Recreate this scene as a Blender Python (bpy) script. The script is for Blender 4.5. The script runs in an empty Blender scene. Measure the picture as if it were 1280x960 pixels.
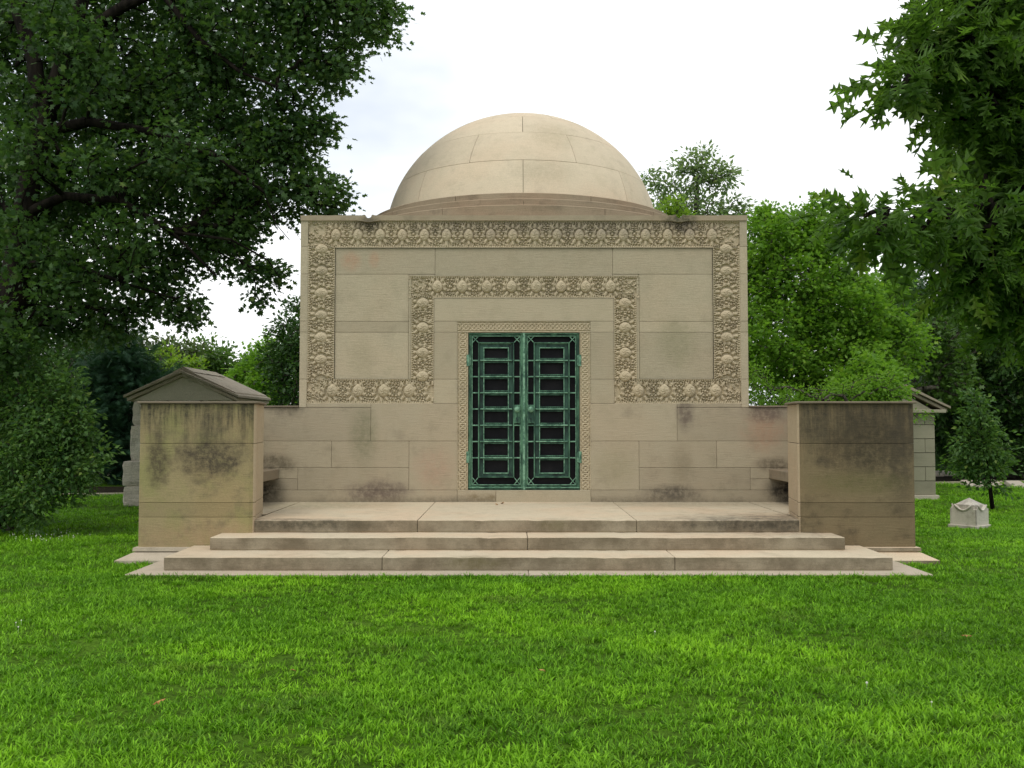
import bpy, bmesh, math, random
import numpy as np
from mathutils import Vector, Matrix

random.seed(7)
rng = np.random.default_rng(11)
R = math.radians
SC = bpy.context.scene
COL = SC.collection

# ------------------------------------------------------------------ camera, world, sun, exposure
CAM = (-0.18, 0.0, 1.617)
FPX, PITCH = 1173.0, R(2.44)
cam_d = bpy.data.cameras.new('camera')
cam = bpy.data.objects.new('camera', cam_d)
COL.objects.link(cam)
cam.location = CAM
cam.rotation_euler = (R(90) + PITCH, 0, 0)
cam_d.sensor_width = 36
cam_d.lens = 36 * FPX / 1280
cam_d.clip_start = 0.05
cam_d.clip_end = 2000
SC.camera = cam

SUN_EL, SUN_AZ = R(58), R(-152)          # azimuth from +Y, clockwise positive: behind the viewer, to the left
world = bpy.data.worlds.new('World')
SC.world = world
world.use_nodes = True
wn, wl = world.node_tree.nodes, world.node_tree.links
wn.clear()
w_out = wn.new('ShaderNodeOutputWorld')
sky = wn.new('ShaderNodeTexSky')
sky.sky_type = 'NISHITA'
sky.sun_disc = False
sky.sun_elevation = SUN_EL
sky.sun_rotation = SUN_AZ
bg_sky = wn.new('ShaderNodeBackground')
bg_sky.inputs['Strength'].default_value = 0.10
wl.new(sky.outputs[0], bg_sky.inputs['Color'])
tc = wn.new('ShaderNodeTexCoord')
mp = wn.new('ShaderNodeMapping')
mp.inputs['Location'].default_value = (1.717, 0.0595, -1.933)
mp.inputs['Scale'].default_value = (1.0, 1.0, 2.2)
wl.new(tc.outputs['Generated'], mp.inputs['Vector'])
nz = wn.new('ShaderNodeTexNoise')
nz.inputs['Scale'].default_value = 2.1
nz.inputs['Detail'].default_value = 5
nz.inputs['Roughness'].default_value = 0.5
wl.new(mp.outputs[0], nz.inputs['Vector'])
cr = wn.new('ShaderNodeValToRGB')
cr.color_ramp.elements[0].position = 0.36
cr.color_ramp.elements[0].color = (0.75, 0.81, 0.89, 1)
cr.color_ramp.elements[1].position = 0.56
cr.color_ramp.elements[1].color = (1.22, 1.23, 1.22, 1)
wl.new(nz.outputs['Fac'], cr.inputs['Fac'])
bg_cl = wn.new('ShaderNodeBackground')
bg_cl.inputs['Strength'].default_value = 1.0
wl.new(cr.outputs[0], bg_cl.inputs['Color'])
mx = wn.new('ShaderNodeMixShader')
mx.inputs[0].default_value = 0.9
wl.new(bg_sky.outputs[0], mx.inputs[1])
wl.new(bg_cl.outputs[0], mx.inputs[2])
wl.new(mx.outputs[0], w_out.inputs['Surface'])

sun_d = bpy.data.lights.new('sun', 'SUN')
sun_d.energy = 1.0
sun_d.angle = R(25)
sun_d.color = (1.0, 0.95, 0.87)
sun = bpy.data.objects.new('sun', sun_d)
COL.objects.link(sun)
sd = Vector((math.sin(SUN_AZ) * math.cos(SUN_EL), math.cos(SUN_AZ) * math.cos(SUN_EL), math.sin(SUN_EL)))
sun.rotation_euler = sd.to_track_quat('Z', 'Y').to_euler()

SC.view_settings.view_transform = 'Standard'
SC.view_settings.look = 'None'
SC.view_settings.exposure = 0.22
SC.view_settings.gamma = 1


def P(px, py, D):
    """point at depth D on the sight line of a place in the photograph"""
    e = math.atan((480 - py) / FPX) + PITCH
    z = D * math.tan(e)
    d = D * math.cos(PITCH) + z * math.sin(PITCH)
    return np.array((CAM[0] + (px - 640) / FPX * d, D, CAM[2] + z))


# ------------------------------------------------------------------ scene helpers
def tag(o, label=None, cat=None, group=None, kind=None):
    if label: o['label'] = label
    if cat: o['category'] = cat
    if group: o['group'] = group
    if kind: o['kind'] = kind
    return o


def empty(name, loc=(0, 0, 0), rz=0.0, parent=None):
    o = bpy.data.objects.new(name, None)
    COL.objects.link(o)
    o.location = loc
    o.rotation_euler = (0, 0, rz)
    o.empty_display_size = 0.2
    if parent: o.parent = parent
    return o


def link(name, me, mat=None, parent=None, loc=(0, 0, 0), rot=(0, 0, 0), scale=(1, 1, 1)):
    o = bpy.data.objects.new(name, me)
    COL.objects.link(o)
    o.location, o.rotation_euler, o.scale = loc, rot, scale
    if mat and not me.materials: me.materials.append(mat)
    if parent: o.parent = parent
    return o


class MB:
    def __init__(self):
        self.v, self.f = [], []

    def add(self, v, f):
        n = len(self.v)
        self.v.extend([tuple(p) for p in v])
        self.f.extend([tuple(i + n for i in q) for q in f])
        return self

    def box(self, x0, x1, y0, y1, z0, z1):
        v = [(x0, y0, z0), (x1, y0, z0), (x1, y1, z0), (x0, y1, z0), (x0, y0, z1), (x1, y0, z1), (x1, y1, z1), (x0, y1, z1)]
        return self.add(v, [(0, 3, 2, 1), (4, 5, 6, 7), (0, 1, 5, 4), (1, 2, 6, 5), (2, 3, 7, 6), (3, 0, 4, 7)])

    def prism(self, poly, z0, z1):
        """footprint polygon (counter-clockwise) pulled up"""
        n = len(poly)
        v = [(x, y, z0) for x, y in poly] + [(x, y, z1) for x, y in poly]
        f = [tuple(range(n - 1, -1, -1)), tuple(range(n, 2 * n))]
        f += [(i, (i + 1) % n, n + (i + 1) % n, n + i) for i in range(n)]
        return self.add(v, f)

    def prism_y(self, poly, y0, y1):
        """outline in x,z pulled along y"""
        n = len(poly)
        v = [(x, y0, z) for x, z in poly] + [(x, y1, z) for x, z in poly]
        f = [tuple(range(n)), tuple(range(2 * n - 1, n - 1, -1))]
        f += [((i + 1) % n, i, n + i, n + (i + 1) % n) for i in range(n)]
        return self.add(v, f)

    def bar(self, a, b, w, d, yc=None):
        """flat bar between two points in a wall plane (x,z), w wide, d deep in y about a.y"""
        a, b = Vector(a), Vector(b)
        t = (b - a).normalized()
        nrm = Vector((0, 1, 0))
        s = t.cross(nrm).normalized() * (w / 2)
        e = nrm * (d / 2)
        v = []
        for p in (a, b):
            v += [p - s - e, p + s - e, p + s + e, p - s + e]
        return self.add(v, [(0, 1, 2, 3), (7, 6, 5, 4), (0, 4, 5, 1), (1, 5, 6, 2), (2, 6, 7, 3), (3, 7, 4, 0)])

    def tube(self, pts, rad, sides=6, cap=True):
        pts = [Vector(p) for p in pts]
        n0 = len(self.v)
        up = Vector((0.13, 0.21, 0.97))
        for i, p in enumerate(pts):
            d = (pts[min(i + 1, len(pts) - 1)] - pts[max(i - 1, 0)])
            if d.length < 1e-9: d = Vector((0, 0, 1))
            d.normalize()
            a = d.cross(up)
            if a.length < 0.1: a = d.cross(Vector((1, 0, 0)))
            a.normalize()
            b = d.cross(a)
            for k in range(sides):
                t = 2 * math.pi * k / sides
                self.v.append(tuple(p + (a * math.cos(t) + b * math.sin(t)) * rad[i]))
        for i in range(len(pts) - 1):
            for k in range(sides):
                k2 = (k + 1) % sides
                self.f.append((n0 + i * sides + k, n0 + i * sides + k2, n0 + (i + 1) * sides + k2, n0 + (i + 1) * sides + k))
        if cap:
            self.f.append(tuple(n0 + k for k in range(sides - 1, -1, -1)))
            self.f.append(tuple(n0 + (len(pts) - 1) * sides + k for k in range(sides)))
        return self

    def mesh(self, name, smooth=False, fix=True):
        me = bpy.data.meshes.new(name)
        me.from_pydata(self.v, [], self.f)
        if fix:
            bm = bmesh.new(); bm.from_mesh(me)
            bmesh.ops.recalc_face_normals(bm, faces=bm.faces)
            bm.to_mesh(me); bm.free()
        if smooth: me.polygons.foreach_set('use_smooth', [True] * len(me.polygons))
        me.update()
        return me

    def build(self, name, mat, parent=None, bevel=0.0, smooth=False, seg=2, **k):
        o = link(name, self.mesh(name, smooth), mat, parent, **k)
        if bevel:
            m = o.modifiers.new('edge', 'BEVEL')
            m.width = bevel; m.segments = seg; m.limit_method = 'ANGLE'; m.angle_limit = R(35)
        return o


def fast_mesh(name, V, F):
    """mesh from numpy arrays; F is (n,k) with one k"""
    me = bpy.data.meshes.new(name)
    k = F.shape[1]
    me.vertices.add(len(V)); me.vertices.foreach_set('co', np.asarray(V, np.float32).ravel())
    me.loops.add(F.size); me.loops.foreach_set('vertex_index', F.astype(np.int32).ravel())
    me.polygons.add(len(F)); me.polygons.foreach_set('loop_start', np.arange(0, F.size, k, dtype=np.int32))
    me.update(calc_edges=True)
    return me


# ------------------------------------------------------------------ materials
def new_mat(name):
    m = bpy.data.materials.new(name)
    m.use_nodes = True
    nt = m.node_tree
    nt.nodes.clear()
    out = nt.nodes.new('ShaderNodeOutputMaterial')
    return m, nt, out


class NT:
    """small node writer"""
    def __init__(self, nt):
        self.nt = nt

    def n(self, t, **kw):
        o = self.nt.nodes.new(t)
        for k, v in kw.items(): setattr(o, k, v)
        return o

    def put(self, sock, v):
        if hasattr(v, 'is_output') or hasattr(v, 'links'): self.nt.links.new(v, sock)
        else: sock.default_value = v

    def math(self, op, a, b=0.0, c=0.0, clamp=False):
        o = self.n('ShaderNodeMath', operation=op); o.use_clamp = clamp
        self.put(o.inputs[0], a); self.put(o.inputs[1], b); self.put(o.inputs[2], c)
        return o.outputs[0]

    def vmath(self, op, a, b=(0, 0, 0)):
        o = self.n('ShaderNodeVectorMath', operation=op)
        self.put(o.inputs[0], a); self.put(o.inputs[1], b)
        return o.outputs['Value'] if op in ('LENGTH', 'DOT_PRODUCT') else o.outputs[0]

    def noise(self, vec, scale, detail=4, rough=0.55, mul=None):
        if mul: vec = self.vmath('MULTIPLY', vec, mul)
        o = self.n('ShaderNodeTexNoise')
        self.put(o.inputs['Vector'], vec)
        o.inputs['Scale'].default_value = scale
        o.inputs['Detail'].default_value = detail
        o.inputs['Roughness'].default_value = rough
        return o.outputs['Fac']

    def ramp(self, v, a, b, lo=0.0, hi=1.0):
        o = self.n('ShaderNodeMapRange'); o.interpolation_type = 'SMOOTHSTEP'
        self.put(o.inputs[0], v)
        for i, x in enumerate((a, b, lo, hi)): o.inputs[i + 1].default_value = x
        return o.outputs[0]

    def mix(self, fac, a, b, mode='MIX'):
        o = self.n('ShaderNodeMix', data_type='RGBA', blend_type=mode)
        self.put(o.inputs[0], fac)
        for s, v in ((o.inputs[6], a), (o.inputs[7], b)):
            if isinstance(v, tuple): v = (*v, 1.0) if len(v) == 3 else v
            self.put(s, v)
        return o.outputs[2]


def stone_mat(name, base, blobs=(), streak=None, dirt=0.25, dirt_col=(0.10, 0.085, 0.06), face_dirt=0.0,
              tone=0.09, grain=0.10, bump=0.25, green=0.0, pink=0.35, rough=0.9, bdist=0.02):
    """weathered limestone; blobs = (centre, radii, colour, strength, raggedness) stains and painted shade with a place of their own
    streak = (z_top, length, strength): run-off marks hanging from a coping"""
    m, nt, out = new_mat(name)
    t = NT(nt)
    geo = t.n('ShaderNodeNewGeometry')
    pos = geo.outputs['Position']
    info = t.n('ShaderNodeObjectInfo')
    rnd = info.outputs['Random']
    big = t.noise(pos, 1.1, 3)
    mid = t.noise(pos, 5.0, 5, 0.6)
    fine = t.noise(pos, 90.0, 3, 0.6)
    bed = t.noise(pos, 16.0, 4, 0.55, (0.35, 0.35, 3.2))
    c = t.mix(t.ramp(big, 0.4, 0.65, 0, pink), base, (base[0] * 1.04, base[1] * 0.90, base[2] * 0.84))
    c = t.mix(t.ramp(mid, 0.45, 0.72, 0, 0.35), c, (base[0] * 0.80, base[1] * 0.82, base[2] * 0.78))
    c = t.mix(t.ramp(bed, 0.5, 0.75, 0, 0.22), c, (base[0] * 0.74, base[1] * 0.73, base[2] * 0.70))
    # each stone a little lighter or darker
    k = t.math('MULTIPLY_ADD', rnd, 2 * tone, 1 - tone)
    c = t.mix(1.0, c, t.n('ShaderNodeCombineXYZ').outputs[0], 'MULTIPLY') if False else t.vmath('SCALE', c)
    sc = c.node
    t.put(sc.inputs['Scale'], k)
    if green:
        c = t.mix(t.ramp(t.noise(pos, 2.3, 4), 0.42, 0.66, 0, green), c, (0.24, 0.24, 0.09))
    if dirt:
        c = t.mix(t.ramp(t.noise(pos, 3.1, 7, 0.68), 0.50, 0.74, 0, dirt), c, dirt_col)
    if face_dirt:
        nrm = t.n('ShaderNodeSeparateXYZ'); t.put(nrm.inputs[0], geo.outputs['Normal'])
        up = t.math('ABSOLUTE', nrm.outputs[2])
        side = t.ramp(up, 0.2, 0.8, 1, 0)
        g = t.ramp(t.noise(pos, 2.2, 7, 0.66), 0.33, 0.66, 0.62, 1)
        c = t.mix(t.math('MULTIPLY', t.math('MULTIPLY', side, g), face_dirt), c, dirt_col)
    if streak:
        zt, ln, st = streak
        sz = t.n('ShaderNodeSeparateXYZ'); t.put(sz.inputs[0], pos)
        d = t.math('SUBTRACT', zt, sz.outputs[2])
        nn = t.noise(pos, 7.0, 6, 0.7, (1.6, 1.6, 0.16))
        lenv = t.math('MULTIPLY', nn, ln * 2.2)
        q = t.math('DIVIDE', d, lenv)
        fall = t.ramp(q, 0.05, 1.0, 1, 0)
        mk = t.math('MULTIPLY', fall, t.ramp(nn, 0.34, 0.60, 0.1, 1))
        rag = t.ramp(t.noise(pos, 22.0, 4, 0.7), 0.3, 0.7, 0.55, 1)
        c = t.mix(t.math('MULTIPLY', t.math('MULTIPLY', mk, rag), st, clamp=True), c, (0.045, 0.040, 0.030))
    for cen, rad, col, stg, ragged in blobs:
        v = t.vmath('DIVIDE', t.vmath('SUBTRACT', pos, cen), rad)
        L = t.vmath('LENGTH', v)
        nn = t.noise(pos, 5.0, 7, 0.7)
        L = t.math('ADD', L, t.math('MULTIPLY', t.math('SUBTRACT', nn, 0.5), ragged))
        mk = t.math('MULTIPLY', t.ramp(L, 0.25, 1.05, 1, 0), stg)
        g = t.ramp(t.noise(pos, 14.0, 6, 0.72), 0.32, 0.62, 0.42, 1)
        c = t.mix(t.math('MULTIPLY', mk, g), c, col)
    # grain
    c2 = t.vmath('SCALE', c)
    t.put(c2.node.inputs['Scale'], t.ramp(fine, 0.25, 0.75, 1 - grain, 1 + grain))
    bs = t.n('ShaderNodeBsdfPrincipled')
    t.put(bs.inputs['Base Color'], c2)
    bs.inputs['Roughness'].default_value = rough
    bs.inputs['Specular IOR Level'].default_value = 0.25
    bp = t.n('ShaderNodeBump')
    bp.inputs['Strength'].default_value = bump
    bp.inputs['Distance'].default_value = bdist
    hh = t.math('ADD', t.math('MULTIPLY', fine, 0.35), t.math('ADD', t.math('MULTIPLY', mid, 0.5), bed))
    t.put(bp.inputs['Height'], hh)
    t.put(bs.inputs['Normal'], bp.outputs[0])
    nt.links.new(bs.outputs[0], out.inputs[0])
    return m


def leaf_mat(name, dark, light, trans=0.35, rough=0.45, spec=0.35, yel=0.04):
    m, nt, out = new_mat(name)
    t = NT(nt)
    geo = t.n('ShaderNodeNewGeometry')
    r = geo.outputs['Random Per Island']
    n = t.noise(geo.outputs['Position'], 1.3, 3)
    f = t.math('ADD', t.math('MULTIPLY', r, 0.75), t.math('MULTIPLY', t.math('SUBTRACT', n, 0.5), 1.3), clamp=True)
    c = t.mix(f, dark, light)
    c = t.mix(t.ramp(r, 1 - yel * 2, 1, 0, 0.5), c, (light[0] * 1.8, light[1] * 1.25, light[2] * 0.8))
    bs = t.n('ShaderNodeBsdfPrincipled')
    t.put(bs.inputs['Base Color'], c)
    bs.inputs['Roughness'].default_value = rough
    bs.inputs['Specular IOR Level'].default_value = spec
    tr = t.n('ShaderNodeBsdfTranslucent')
    t.put(tr.inputs['Color'], t.mix(0.5, c, (light[0] * 1.5, light[1] * 1.7, light[2] * 0.6)))
    ms = t.n('ShaderNodeMixShader')
    ms.inputs[0].default_value = trans
    nt.links.new(bs.outputs[0], ms.inputs[1]); nt.links.new(tr.outputs[0], ms.inputs[2])
    nt.links.new(ms.outputs[0], out.inputs[0])
    return m


def plain_mat(name, c1, c2, scale=8.0, rough=0.8, metal=0.0, bump=0.3, spec=0.3, mul=None, lo=0.4, hi=0.62, dist=0.02):
    m, nt, out = new_mat(name)
    t = NT(nt)
    geo = t.n('ShaderNodeNewGeometry')
    n = t.noise(geo.outputs['Position'], scale, 6, 0.65, mul)
    c = t.mix(t.ramp(n, lo, hi), c1, c2)
    bs = t.n('ShaderNodeBsdfPrincipled')
    t.put(bs.inputs['Base Color'], c)
    bs.inputs['Roughness'].default_value = rough
    bs.inputs['Metallic'].default_value = metal
    bs.inputs['Specular IOR Level'].default_value = spec
    if bump:
        bp = t.n('ShaderNodeBump'); bp.inputs['Strength'].default_value = bump; bp.inputs['Distance'].default_value = dist
        t.put(bp.inputs['Height'], n); t.put(bs.inputs['Normal'], bp.outputs[0])
    nt.links.new(bs.outputs[0], out.inputs[0])
    return m


LIME = (0.40, 0.347, 0.243)
F = 14.10
M = {}
M['wall_up'] = stone_mat('limestone_upper', LIME, dirt=0.14, pink=0.2, blobs=[
    ((-2.62, F, 4.08), (0.20, 1, 0.19), (0.40, 0.24, 0.15), 0.65, 0.4), ((-2.27, F, 4.10), (0.11, 1, 0.17), (0.40, 0.24, 0.15), 0.6, 0.4),
    ((2.3, F, 2.85), (0.40, 1, 0.5), (0.22, 0.21, 0.12), 0.5, 1.2), ((-2.45, F, 2.6), (0.25, 1, 0.45), (0.25, 0.23, 0.14), 0.3, 1.2)])
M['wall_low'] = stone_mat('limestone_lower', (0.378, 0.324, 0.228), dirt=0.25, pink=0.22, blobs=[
    ((-2.15, F, 0.60), (0.62, 1, 0.22), (0.12, 0.090, 0.075), 0.85, 1.0),
    ((-2.40, F, 1.45), (0.28, 1, 0.62), (0.20, 0.19, 0.115), 0.75, 0.9),
    ((2.42, F, 1.78), (0.17, 1, 0.36), (0.13, 0.10, 0.08), 0.85, 0.9),
    ((2.36, F, 1.0), (0.24, 1, 0.45), (0.24, 0.20, 0.13), 0.6, 0.9),
    ((2.20, F, 0.58), (0.55, 1, 0.17), (0.10, 0.085, 0.065), 0.9, 0.9),
    ((3.62, F, 1.55), (0.42, 1, 0.42), (0.38, 0.22, 0.14), 0.6, 1.1),
    ((3.65, F, 1.80), (0.45, 1, 0.24), (0.11, 0.085, 0.07), 0.8, 1.1),
    ((4.0, F, 0.62), (0.50, 1, 0.32), (0.03, 0.025, 0.02), 1.0, 0.35),  # shade of the right bench niche painted dark, along with dirt
    ((-4.0, F, 0.62), (0.50, 1, 0.34), (0.03, 0.027, 0.018), 1.0, 0.35), ((-3.72, F, 1.02), (0.40, 1, 0.20), (0.10, 0.085, 0.055), 0.8, 1.0), ((3.75, F, 1.0), (0.35, 1, 0.16), (0.11, 0.09, 0.06), 0.8, 1.0),  # first blob: left bench niche shade painted in, along with dirt
    ((-3.62, F, 1.95), (0.45, 1, 0.28), (0.08, 0.07, 0.05), 0.7, 1.6),
    ((-1.35, F, 0.95), (0.42, 1, 0.42), (0.40, 0.27, 0.19), 0.55, 0.7),
    ((1.35, F, 0.95), (0.42, 1, 0.42), (0.28, 0.25, 0.15), 0.45, 0.7),
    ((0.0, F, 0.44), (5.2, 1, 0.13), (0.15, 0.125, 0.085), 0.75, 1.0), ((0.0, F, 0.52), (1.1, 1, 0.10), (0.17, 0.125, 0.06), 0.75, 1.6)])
M['carved'] = stone_mat('limestone_carved', (0.46, 0.39, 0.265), dirt=0.28, pink=0.2, tone=0.04, bump=0.5, blobs=[
    ((-2.35, F, 4.68), (0.30, 1, 0.24), (0.07, 0.055, 0.04), 0.85, 0.8), ((2.35, F, 4.68), (0.32, 1, 0.26), (0.07, 0.055, 0.04), 0.85, 0.8),
    ((0.6, F, 4.60), (3.4, 1, 0.20), (0.18, 0.155, 0.125), 0.6, 1.5)])
M['rim'] = stone_mat('limestone_coping', (0.37, 0.31, 0.215), dirt=0.35, face_dirt=0.25, tone=0.06, blobs=[
    ((2.35, F, 4.72), (0.35, 1, 0.12), (0.05, 0.055, 0.03), 0.9, 0.8), ((-2.35, F, 4.70), (0.2, 1, 0.10), (0.07, 0.06, 0.045), 0.7, 0.8)])
M['dome'] = stone_mat('limestone_dome', (0.58, 0.492, 0.360), dirt=0.16, pink=0.25, tone=0.045, bump=0.15, blobs=[
    ((0.55, 15.2, 6.5), (0.6, 2, 0.45), (0.30, 0.27, 0.17), 0.4, 1.2), ((0.35, 15.0, 5.75), (0.7, 2, 0.3), (0.32, 0.28, 0.19), 0.4, 1.2)])
M['ring'] = stone_mat('limestone_dome_ring', (0.36, 0.285, 0.195), dirt=0.5, face_dirt=0.35, tone=0.08, pink=0.5)
M['wing_l'] = stone_mat('limestone_mossy_left', (0.30, 0.245, 0.130), dirt=0.6, green=0.6, streak=(1.87, 0.62, 1.0), blobs=[
    ((-3.85, 11.4, 1.20), (0.62, 1, 0.34), (0.075, 0.06, 0.042), 1.0, 1.7), ((-4.48, 11.4, 1.18), (0.20, 1, 0.40), (0.09, 0.072, 0.045), 0.95, 1.4),
    ((-4.0, 11.4, 0.25), (1.3, 1, 0.24), (0.33, 0.22, 0.13), 0.5, 0.8)])
M['wing_r'] = stone_mat('limestone_dark_right', (0.185, 0.145, 0.082), dirt=0.6, dirt_col=(0.05, 0.04, 0.025), streak=(1.87, 0.75, 0.95), blobs=[
    ((4.15, 11.4, 1.35), (0.75, 1, 0.55), (0.052, 0.043, 0.027), 0.9, 1.5), ((4.55, 11.4, 1.2), (0.25, 1, 0.85), (0.06, 0.05, 0.035), 0.7, 0.8),
    ((3.60, 11.4, 1.15), (0.16, 1, 0.10), (0.05, 0.042, 0.03), 0.6, 1.0), ((4.0, 11.4, 0.9), (0.8, 1, 0.2), (0.13, 0.12, 0.05), 0.6, 1.0)])
M['wing_in'] = stone_mat('limestone_return', (0.44, 0.355, 0.24), dirt=0.12, tone=0.03)
M['wing_top'] = stone_mat('limestone_wall_cap', (0.20, 0.165, 0.12), dirt=0.6)
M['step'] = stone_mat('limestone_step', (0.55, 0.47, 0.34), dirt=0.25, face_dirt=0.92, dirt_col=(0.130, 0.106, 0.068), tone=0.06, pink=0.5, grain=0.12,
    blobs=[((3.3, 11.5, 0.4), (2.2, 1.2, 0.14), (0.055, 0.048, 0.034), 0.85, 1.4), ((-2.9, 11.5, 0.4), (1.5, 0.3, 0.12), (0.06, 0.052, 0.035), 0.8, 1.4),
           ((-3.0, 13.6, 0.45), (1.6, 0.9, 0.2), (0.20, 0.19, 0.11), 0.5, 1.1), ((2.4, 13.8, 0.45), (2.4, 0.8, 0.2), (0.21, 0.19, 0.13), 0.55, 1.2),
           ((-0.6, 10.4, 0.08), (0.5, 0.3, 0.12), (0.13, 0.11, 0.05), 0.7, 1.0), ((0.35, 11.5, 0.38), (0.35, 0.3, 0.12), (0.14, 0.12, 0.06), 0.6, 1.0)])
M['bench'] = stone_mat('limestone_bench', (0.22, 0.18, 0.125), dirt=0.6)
M['slab'] = stone_mat('limestone_base_slab', (0.44, 0.38, 0.29), dirt=0.3, tone=0.05)
M['mortar'] = plain_mat('mortar_joint', (0.13, 0.10, 0.07), (0.20, 0.16, 0.11), 9)
M['bronze'] = plain_mat('verdigris_bronze', (0.014, 0.050, 0.034), (0.105, 0.245, 0.145), 9.0, 0.62, 0.15, 0.3, 0.4, (1, 1, 0.35), 0.36, 0.66)
M['bronze_hi'] = plain_mat('verdigris_bronze_rubbed', (0.048, 0.13, 0.085), (0.200, 0.375, 0.25), 14.0, 0.6, 0.15, 0.3, 0.4, None, 0.35, 0.65)
M['bronze_dk'] = plain_mat('verdigris_bronze_stained', (0.006, 0.018, 0.016), (0.035, 0.095, 0.066), 7.0, 0.65, 0.15, 0.3, 0.4, (1, 1, 0.3), 0.36, 0.66)
M['dark'] = plain_mat('dark_door_glass', (0.006, 0.006, 0.008), (0.012, 0.011, 0.013), 3, 0.5, 0, 0, 0.12)

# ------------------------------------------------------------------ ground
m, nt, out = new_mat('lawn_soil')
t = NT(nt)
geo = t.n('ShaderNodeNewGeometry')
a = t.noise(geo.outputs['Position'], 0.5, 6, 0.6)
b = t.noise(geo.outputs['Position'], 25.0, 5, 0.7)
c = t.mix(t.ramp(a, 0.38, 0.66), (0.060, 0.125, 0.012), (0.11, 0.23, 0.018))
c = t.mix(t.ramp(b, 0.42, 0.70, 0, 0.8), c, (0.018, 0.034, 0.006))
bs = t.n('ShaderNodeBsdfPrincipled'); t.put(bs.inputs['Base Color'], c); bs.inputs['Roughness'].default_value = 1.0
bs.inputs['Specular IOR Level'].default_value = 0.05
bp = t.n('ShaderNodeBump'); bp.inputs['Strength'].default_value = 1.0; bp.inputs['Distance'].default_value = 0.05
t.put(bp.inputs['Height'], b); t.put(bs.inputs['Normal'], bp.outputs[0])
nt.links.new(bs.outputs[0], out.inputs[0])
M['soil'] = m
GZ = -0.045
ground = MB().add([(-600, -60, GZ), (600, -60, GZ), (600, 900, GZ), (-600, 900, GZ)], [(0, 1, 2, 3)]).build('lawn', M['soil'])
tag(ground, kind='structure')


def road_y(x): return 24.0 + 0.20 * x


M['asphalt'] = plain_mat('asphalt_painted_shade', (0.010, 0.009, 0.006), (0.026, 0.022, 0.014), 12, 1.0, 0, 1.0, 0.02)  # asphalt road, with the deep shade of the trees put into its colour
M['kerb'] = plain_mat('kerb_concrete', (0.34, 0.30, 0.20), (0.44, 0.40, 0.28), 10, 0.9)
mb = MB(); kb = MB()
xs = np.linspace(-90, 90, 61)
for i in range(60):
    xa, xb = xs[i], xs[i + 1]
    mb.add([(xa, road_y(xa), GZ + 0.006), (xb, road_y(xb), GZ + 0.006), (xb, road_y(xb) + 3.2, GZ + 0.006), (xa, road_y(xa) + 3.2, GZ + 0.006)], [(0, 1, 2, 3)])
    for off in (-0.16,):
        ya, yb = road_y(xa) + off, road_y(xb) + off
        kb.add([(xa, ya, GZ - .1), (xb, yb, GZ - .1), (xb, yb + .16, GZ - .1), (xa, ya + .16, GZ - .1),
                (xa, ya, 0.005), (xb, yb, 0.005), (xb, yb + .16, 0.005), (xa, ya + .16, 0.005)],
               [(4, 5, 6, 7), (0, 1, 5, 4), (2, 3, 7, 6)])
tag(mb.build('road_strip', M['asphalt']), kind='structure')  # the road ribbon, in its shade-darkened colour
tag(kb.build('kerb', M['kerb']), kind='structure')

# ------------------------------------------------------------------ the domed tomb
tomb = empty('domed_tomb', (0, F, 0))
tag(tomb, 'large square limestone tomb with a stone dome, carved bands and green bronze doors', 'tomb')


def part(o_name, me_or_mb, mat, parent, **k):
    """build in world coordinates under a parent that stands at its own place"""
    o = me_or_mb.build(o_name, mat, None, **k) if isinstance(me_or_mb, MB) else link(o_name, me_or_mb, mat, None)
    o.parent = parent
    o.matrix_parent_inverse = (PW[parent.name]).inverted()
    PW[o.name] = Matrix.Translation(o.location) @ o.rotation_euler.to_matrix().to_4x4()
    return o


PW = {tomb.name: Matrix.Translation((0, F, 0))}
G = 0.0017   # half a joint


def stone(parent, mat, x0, x1, y0, y1, z0, z1, bevel=0.004, name='stone'):
    return part(name, MB().box(x0 + G, x1 - G, y0, y1, z0 + G, z1 - G), mat, parent, bevel=bevel, seg=1)


# core walls (mortar coloured, behind every stone)
core = MB()
core.box(-4.6, -0.86, F + 0.022, F + 0.40, -0.1, 1.86)
core.box(0.86, 4.6, F + 0.022, F + 0.40, -0.1, 1.86)
core.box(-3.36, -0.86, F + 0.17, F + 6.6, 1.86, 4.68)
core.box(0.86, 3.36, F + 0.17, F + 6.6, 1.86, 4.68)
core.box(-0.86, 0.86, F + 0.17, F + 6.6, 3.02, 4.68)
core.box(-3.36, -0.86, F + 0.40, F + 6.6, -0.1, 1.86)
core.box(0.86, 3.36, F + 0.40, F + 6.6, -0.1, 1.86)
core.box(-0.86, 0.86, F + 0.40, F + 6.6, -0.1, 3.02)
wall = part('wall_core', core, M['mortar'], tomb)

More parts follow.
